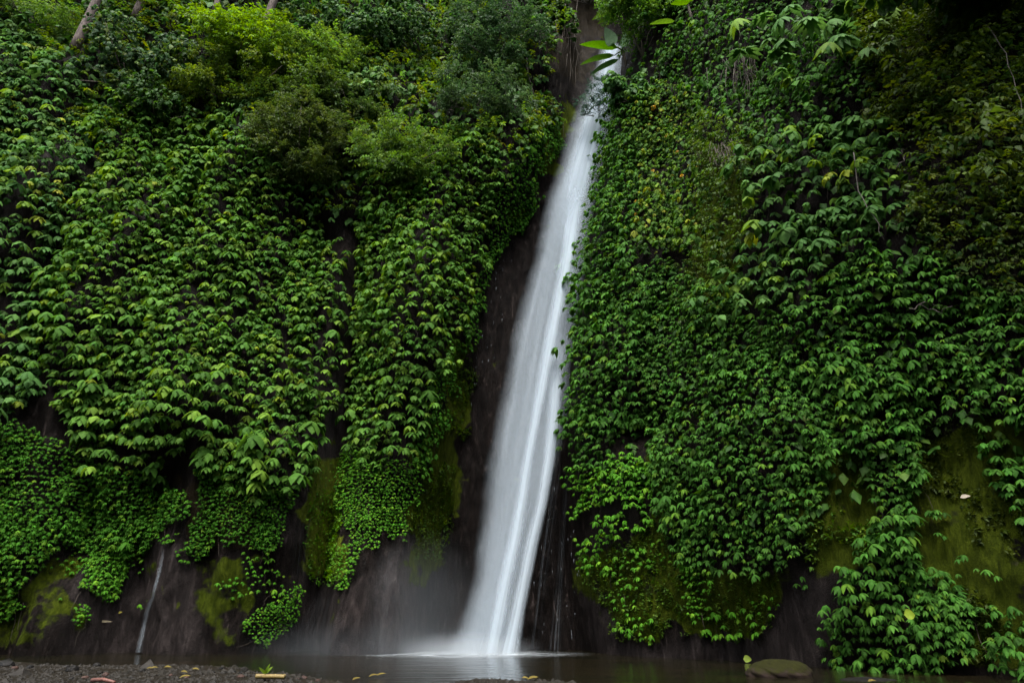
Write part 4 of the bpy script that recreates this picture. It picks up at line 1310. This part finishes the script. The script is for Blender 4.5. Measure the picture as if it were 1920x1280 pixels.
mist_box("mist", "white spray boiling at the foot of the waterfall", -1.7, 25.9, .0, 3.4, 1.0, .95, .8, 1.5)
mist_box("mist", "thin grey mist drifting left over the pool", -4.6, 25.4, .0, 5.6, 1.3, 1.5, .06, 1.0)
mist_box("mist", "faint veil of spray rising beside the lower waterfall", -3.2, 25.9, 1.2, 3.0, 1.0, 3.4, .055, 1.0)

def foam_material():
    m, t, out = new_mat("pool_foam")
    g_ = nd(t, "ShaderNodeTexCoord")
    ln = nd(t, "ShaderNodeVectorMath", operation='LENGTH'); t.links.new(g_.outputs["Object"], ln.inputs[0])
    mr = nd(t, "ShaderNodeMapRange", interpolation_type='SMOOTHSTEP'); mr.inputs[1].default_value = 1.0; mr.inputs[2].default_value = 0.15
    t.links.new(ln.outputs["Value"], mr.inputs[0])
    mp = nd(t, "ShaderNodeMapping"); mp.inputs["Scale"].default_value = (2.5, 5, 1); t.links.new(g_.outputs["Object"], mp.inputs[0])
    n = nd(t, "ShaderNodeTexNoise", Scale=1.6, Detail=7.0, Roughness=0.65); t.links.new(mp.outputs[0], n.inputs["Vector"])
    r = ramp(t, n.outputs["Fac"], [(0.42, 0.0), (0.66, 1.0)])
    r0 = nd(t, "ShaderNodeMath", operation='MULTIPLY'); r0.inputs[1].default_value = .5; t.links.new(r.outputs[0], r0.inputs[0])
    a = nd(t, "ShaderNodeMath", operation='MULTIPLY'); t.links.new(mr.outputs[0], a.inputs[0]); t.links.new(r0.outputs[0], a.inputs[1])
    d = nd(t, "ShaderNodeBsdfDiffuse"); d.inputs[0].default_value = (.6, .66, .7, 1)
    tp = nd(t, "ShaderNodeBsdfTransparent"); mx = nd(t, "ShaderNodeMixShader")
    t.links.new(a.outputs[0], mx.inputs[0]); t.links.new(tp.outputs[0], mx.inputs[1]); t.links.new(d.outputs[0], mx.inputs[2])
    t.links.new(mx.outputs[0], out.inputs[0])
    return m


fo = grid_obj("foam", np.linspace(-1, 1, 13), np.linspace(-1, 1, 13), lambda x, y: x * 0.0, foam_material())
fo.location = (-1.5, 25.9, .012); fo.scale = (4.6, 2.6, 1)
tag(fo, "white foam streaks spreading over the pool at the foot of the fall", kind="stuff")
mb = MB(); gd = np.random.default_rng(8)
for k in range(70):
    px_ = gd.uniform(1000, 1090) if k % 3 else gd.uniform(880, 960); py_ = gd.uniform(860, 1200) if k % 3 else gd.uniform(440, 760)
    if k % 3 == 0: px_ = np.interp(py_, [440, 760], [955, 885]) + gd.uniform(-15, 22)
    p_ = hit(px_, py_, .06); ln_ = gd.uniform(.04, .22)
    mb.tube(np.array([p_, p_ - [0.02 * ln_, 0, ln_]]), .006, .004, 4, None)  # pale slivers stand in for glints of water dripping on the rock
M_GLINT, t_, o__ = new_mat("pale_drip_glint"); p_ = nd(t_, "ShaderNodeBsdfPrincipled", Roughness=.25); p_.inputs["Base Color"].default_value = (.24, .27, .3, 1); t_.links.new(p_.outputs[0], o__.inputs[0])
tag(mb.build("drip_glint", M_GLINT, fall), kind="stuff")

# ------------------------------------------------------------------ stones and litter on the bank
M_ST = stone_material("grey_stone", (.004, .0036, .003), (.022, .019, .015))
M_STD = stone_material("dark_stone", (.003, .003, .003), (.014, .013, .012), None, .45)
M_STR = stone_material("reddish_stone", (.02, .011, .009), (.06, .036, .029))
M_BLD = stone_material("mossy_stone", (.02, .014, .012), (.011, .006, .004), (.013, .0135, .0016), .9)


def rock_mesh(name, seed, mat, sub=2, amp=.28):
    import bmesh
    bm = bmesh.new()
    bmesh.ops.create_icosphere(bm, subdivisions=sub, radius=1.0)
    g = np.random.default_rng(seed)
    o1 = g.uniform(0, 50, 3)
    for v in bm.verts:
        c = np.array(v.co)
        d = 1 + amp * 2 * float(fbm(np.array([c[0] * 1.1 + o1[0] + c[2]]), np.array([c[1] * 1.1 + o1[1] - c[2] * .7]), seed, 3)[0])
        v.co = Vector(c * d)
        if v.co.z < -.35: v.co.z = -.35 + (v.co.z + .35) * .3
    me = bpy.data.meshes.new(name); bm.to_mesh(me); bm.free()
    for p in me.polygons: p.use_smooth = sub >= 3
    me.materials.append(mat)
    return me


RM = {m.name: [rock_mesh("stone", 40 + k, m, 2) for k in range(4)] for m in (M_ST, M_STD, M_STR)}


def stone(px, py, w_px, hr, mat, label, group=None, dr=.8):
    p = at_ground(px, py, .05); d = project(p[None])[2][0]
    r = w_px / FX * d / 2
    o = link("stone", RM[mat.name][int(g.integers(0, 4))])
    z = float(groundZ(p[0], p[1]))
    o.location = (p[0], p[1], max(z, -.02) + r * hr * .2)
    o.scale = (r, r * dr, r * hr); o.rotation_euler = (0, 0, g.uniform(0, 6.28))
    return tag(o, label, "stone", group)


stone(10, 1247, 36, .6, M_STD, "largest dark stone at the left end of the gravel bank")
stone(55, 1253, 16, .7, M_STD, "small dark stone right of the largest one on the bank")
stone(135, 1258, 24, .75, M_STD, "dark angular stone near the reddish stick")
stone(182, 1246, 14, .7, M_STD, "dark pebble standing at the water line of the bank")
stone(266, 1259, 13, .7, M_STD, "dark stone left of the yellow fallen leaves")
stone(458, 1255, 18, .9, M_ST, "upright grey stone at the bank's tip near the bamboo piece")
stone(452, 1270, 14, .6, M_STR, "reddish stone just left of the bamboo piece")
stone(196, 1269, 16, .7, M_STR, "reddish stone lying behind the reddish stick")
for k in range(46):
    px = g.uniform(0, 600); py = g.uniform(1249 if px < 460 else 1264, 1279)
    mt, cw = ((M_ST, "grey"), (M_STD, "dark"), (M_STR, "reddish"))[int(g.choice(3, p=[.5, .25, .25]))]
    where = "at the left end of the gravel bank" if px < 160 else "around the reddish stick on the gravel" if px < 260 else "near the yellow fallen leaves on the gravel" if px < 400 else "around the bamboo piece on the gravel tip"
    stone(px, py, g.uniform(9, 14), g.uniform(.4, .75), mt, "small loose " + cw + " stone lying " + where, "loose stones on the gravel bank")
# finer pebbles
n = 9000
px = g.uniform(-250, 1120, n); py = g.uniform(1238, 1300, n)
Pg = at_ground(px, py, .05)
ok = (shoreY(Pg[:, 0]) - Pg[:, 1]) > -.12
Pg = Pg[ok]; Pg[:, 2] = groundZ(Pg[:, 0], Pg[:, 1])
octv = np.array([[1, 0, 0], [0, 1, 0], [-1, 0, 0], [0, -1, 0], [0, 0, .6], [0, 0, -.5]], float)
octf = np.array([[0, 1, 4], [1, 2, 4], [2, 3, 4], [3, 0, 4], [1, 0, 5], [2, 1, 5], [3, 2, 5], [0, 3, 5]])
sz = np.exp(g.normal(-3.5, .5, len(Pg)))
Vp = octv[None] * (1 + g.normal(0, .22, (len(Pg), 6, 3)))
an = g.uniform(0, 6.28, len(Pg)); ca, sa = np.cos(an)[:, None], np.sin(an)[:, None]
Vp = np.stack([Vp[..., 0] * ca - Vp[..., 1] * sa, Vp[..., 0] * sa + Vp[..., 1] * ca, Vp[..., 2]], -1) * sz[:, None, None] + Pg[:, None]
Fp = (octf[None] + (np.arange(len(Pg)) * 6)[:, None, None]).reshape(-1)
tag(link("gravel", make_mesh("gravel", Vp.reshape(-1, 3), Fp, np.full(len(Fp) // 3, 3), M_ST, None, False)), "loose dark gravel strewn over the bank", kind="stuff")

# mossy boulder
pb = at_ground(1470, 1268)
me = rock_mesh("boulder", 9, M_BLD, 5, .15)
bc = np.array([v.co for v in me.vertices]); bn = bc / np.linalg.norm(bc, axis=1, keepdims=True)
bc = bc + bn * (.16 * fbm(bc[:, 0] * 4 + bc[:, 2] * 2, bc[:, 1] * 4 - bc[:, 2] * 3, 3, 4))[:, None]
me.vertices.foreach_set("co", bc.astype(np.float32).ravel())
bo = link("boulder", me); bo.location = (pb[0], pb[1] + .3, .02); bo.scale = (.78, .6, .33); bo.rotation_euler = (0, 0, .3)
tag(bo, "low rounded mossy boulder in the pool at lower right", "boulder")
pb2 = at_ground(1625, 1274)
o = link("stone", rock_mesh("stone", 21, M_STD, 3, .2)); o.location = (pb2[0], pb2[1], -.06); o.scale = (.7, .4, .11)
tag(o, "flat dark stone barely above the water right of the boulder", "stone")


def flat_mat(name, c0, c1, rough=.6):
    return bark_material(name, c0, c1, 16.0, rough)


M_BAM = flat_mat("bamboo", (.08, .055, .014), (.19, .135, .035))
M_RED = flat_mat("red_stick", (.07, .022, .015), (.13, .05, .035))
p0 = at_ground(480, 1270, .12); p1 = at_ground(533, 1271, .12)
z0 = float(max(groundZ(p0[0], p0[1]), 0)) + .09
root = thing("bamboo_piece", "short yellow bamboo piece lying on the gravel tip", "bamboo", (p0[0], p0[1], z0))
mb = MB(); q0 = np.array([p0[0], p0[1], z0]); q1 = np.array([p1[0], p1[1], z0])
for k in range(3):
    a_ = q0 + (q1 - q0) * k / 3; b_ = q0 + (q1 - q0) * (k + 1) / 3
    mb.tube(np.array([a_, a_ * .9 + b_ * .1, a_ * .5 + b_ * .5, a_ * .1 + b_ * .9, b_]), .045, .045, 10)
    mb.tube(np.array([b_ - (q1 - q0) * .012, b_ + (q1 - q0) * .012]), .052, .052, 10)
mb.build("culm", M_BAM, root)
mb = MB()
for k in range(4):
    c_ = q0 + (q1 - q0) * .33 + np.array([0, 0, .05]); mb.blade(c_, c_ + np.array([g.normal(0, .1), g.normal(0, .05), g.uniform(.08, .2)]), .06, (0, -1, .3), .1, 4, (.12, .2, .02))
mb.build("sprout", M_LEAF, root)
p0 = at_ground(172, 1276, .12); p1 = at_ground(214, 1280, .12)
mb = MB(); za = float(groundZ(p0[0], p0[1])) + .05
mb.tube(np.array([[p0[0], p0[1], za], [(p0[0] + p1[0]) / 2, (p0[1] + p1[1]) / 2, za + .03], [p1[0], p1[1], za]]), .04, .03, 7)
tag(mb.build("stick", M_RED, None, (p0[0], p0[1], za)), "reddish stick lying on the gravel at the bottom left", "stick")


def litter(label, px, py, L, W, tint, z=None, up=(0, -.5, 1), group=None, wall=None):
    if wall is not None:
        p = hit(px, py, wall)
    else:
        p = at_ground(px, py, .05); p[2] = max(float(groundZ(p[0], p[1])), 0) + .06
    a_ = g.uniform(-.5, .5)
    mb = MB(); dv = np.array([math.cos(a_), math.sin(a_) * .4, g.uniform(-.1, .25)]) * L / 2
    mb.blade(p - dv, p + dv, W, up, .1, 6, tint, .4, .3)
    tag(mb.build("fallen_leaf", M_MATTE, None, tuple(p)), label, "leaf", group)


for px, py in ((280, 1259), (288, 1257), (314, 1255), (344, 1267), (366, 1260), (345, 1278), (700, 1267), (715, 1265), (985, 1272), (998, 1273), (1000, 1271), (668, 1273), (1635, 1277)):
    litter("small yellow fallen leaf " + ("on the gravel right of the reddish stick" if px < 400 else "in the shallows left of the gravel islet" if px < 800 else "on the gravel islet below the waterfall" if px < 1200 else "on the flat stone right of the boulder"), px, py, g.uniform(.12, .24), .07, (.13, .10, .022), group="yellow leaves fallen on the shore")
litter("round yellow-green leaf shining on the bush at lower right", 1712, 1156, .26, .24, (.17, .24, .02), up=(0, -1, .25), wall=1.25)
litter("single whitish dead leaf hanging on the moss at right", 1815, 938, .26, .11, (.32, .28, .22), up=(0, -1, .6), wall=.4)
litter("round lime leaf resting at the foot of the rock left of the boulder", 1413, 1233, .24, .2, (.16, .22, .03), up=(0, -1, .3), wall=.3)
litter("pale straw scrap stuck on the bare rock at lower left", 197, 1165, .5, .08, (.2, .17, .11), up=(0, -1, .2), wall=.1)
litter("yellow leaf stuck on the bare rock left of the thin stream", 226, 1148, .16, .08, (.3, .26, .05), up=(0, -1, .2), wall=.1)
# low grass at the left end of the bank
gp = at_ground(0, 1222); Vm = MB()
for k in range(260):
    b = np.array([gp[0] + g.uniform(-5, .6), gp[1] + g.normal(0, .35), .0])
    Vm.blade(b, b + np.array([g.normal(0, .12), g.normal(0, .08), g.uniform(.12, .26)]), .04, (0, -1, .1), .12, 3, (.10, .17, .02))
tag(Vm.build("grass", M_MATTE), "short light green grass on the far bank at the left edge", kind="stuff")
bank = MB()
xs = np.linspace(gp[0] - 6, gp[0] + 1.2, 12)
V = []
for x in xs:
    e = 1 - sstep(gp[0] - .6, gp[0] + 1.2, x)
    V += [(x, gp[1] - .9, -.05), (x, gp[1] - .3, .04 * e), (x, gp[1] + .8, .05 * e)]
F = []
for i in range(11):
    for j in range(2): F.append((i * 3 + j, i * 3 + 3 + j, i * 3 + 4 + j, i * 3 + 1 + j))
bank.add(np.array(V), F)
tag(bank.build("sand_bar", M_GRAVEL), "low sandy strip at the left edge", kind="structure")
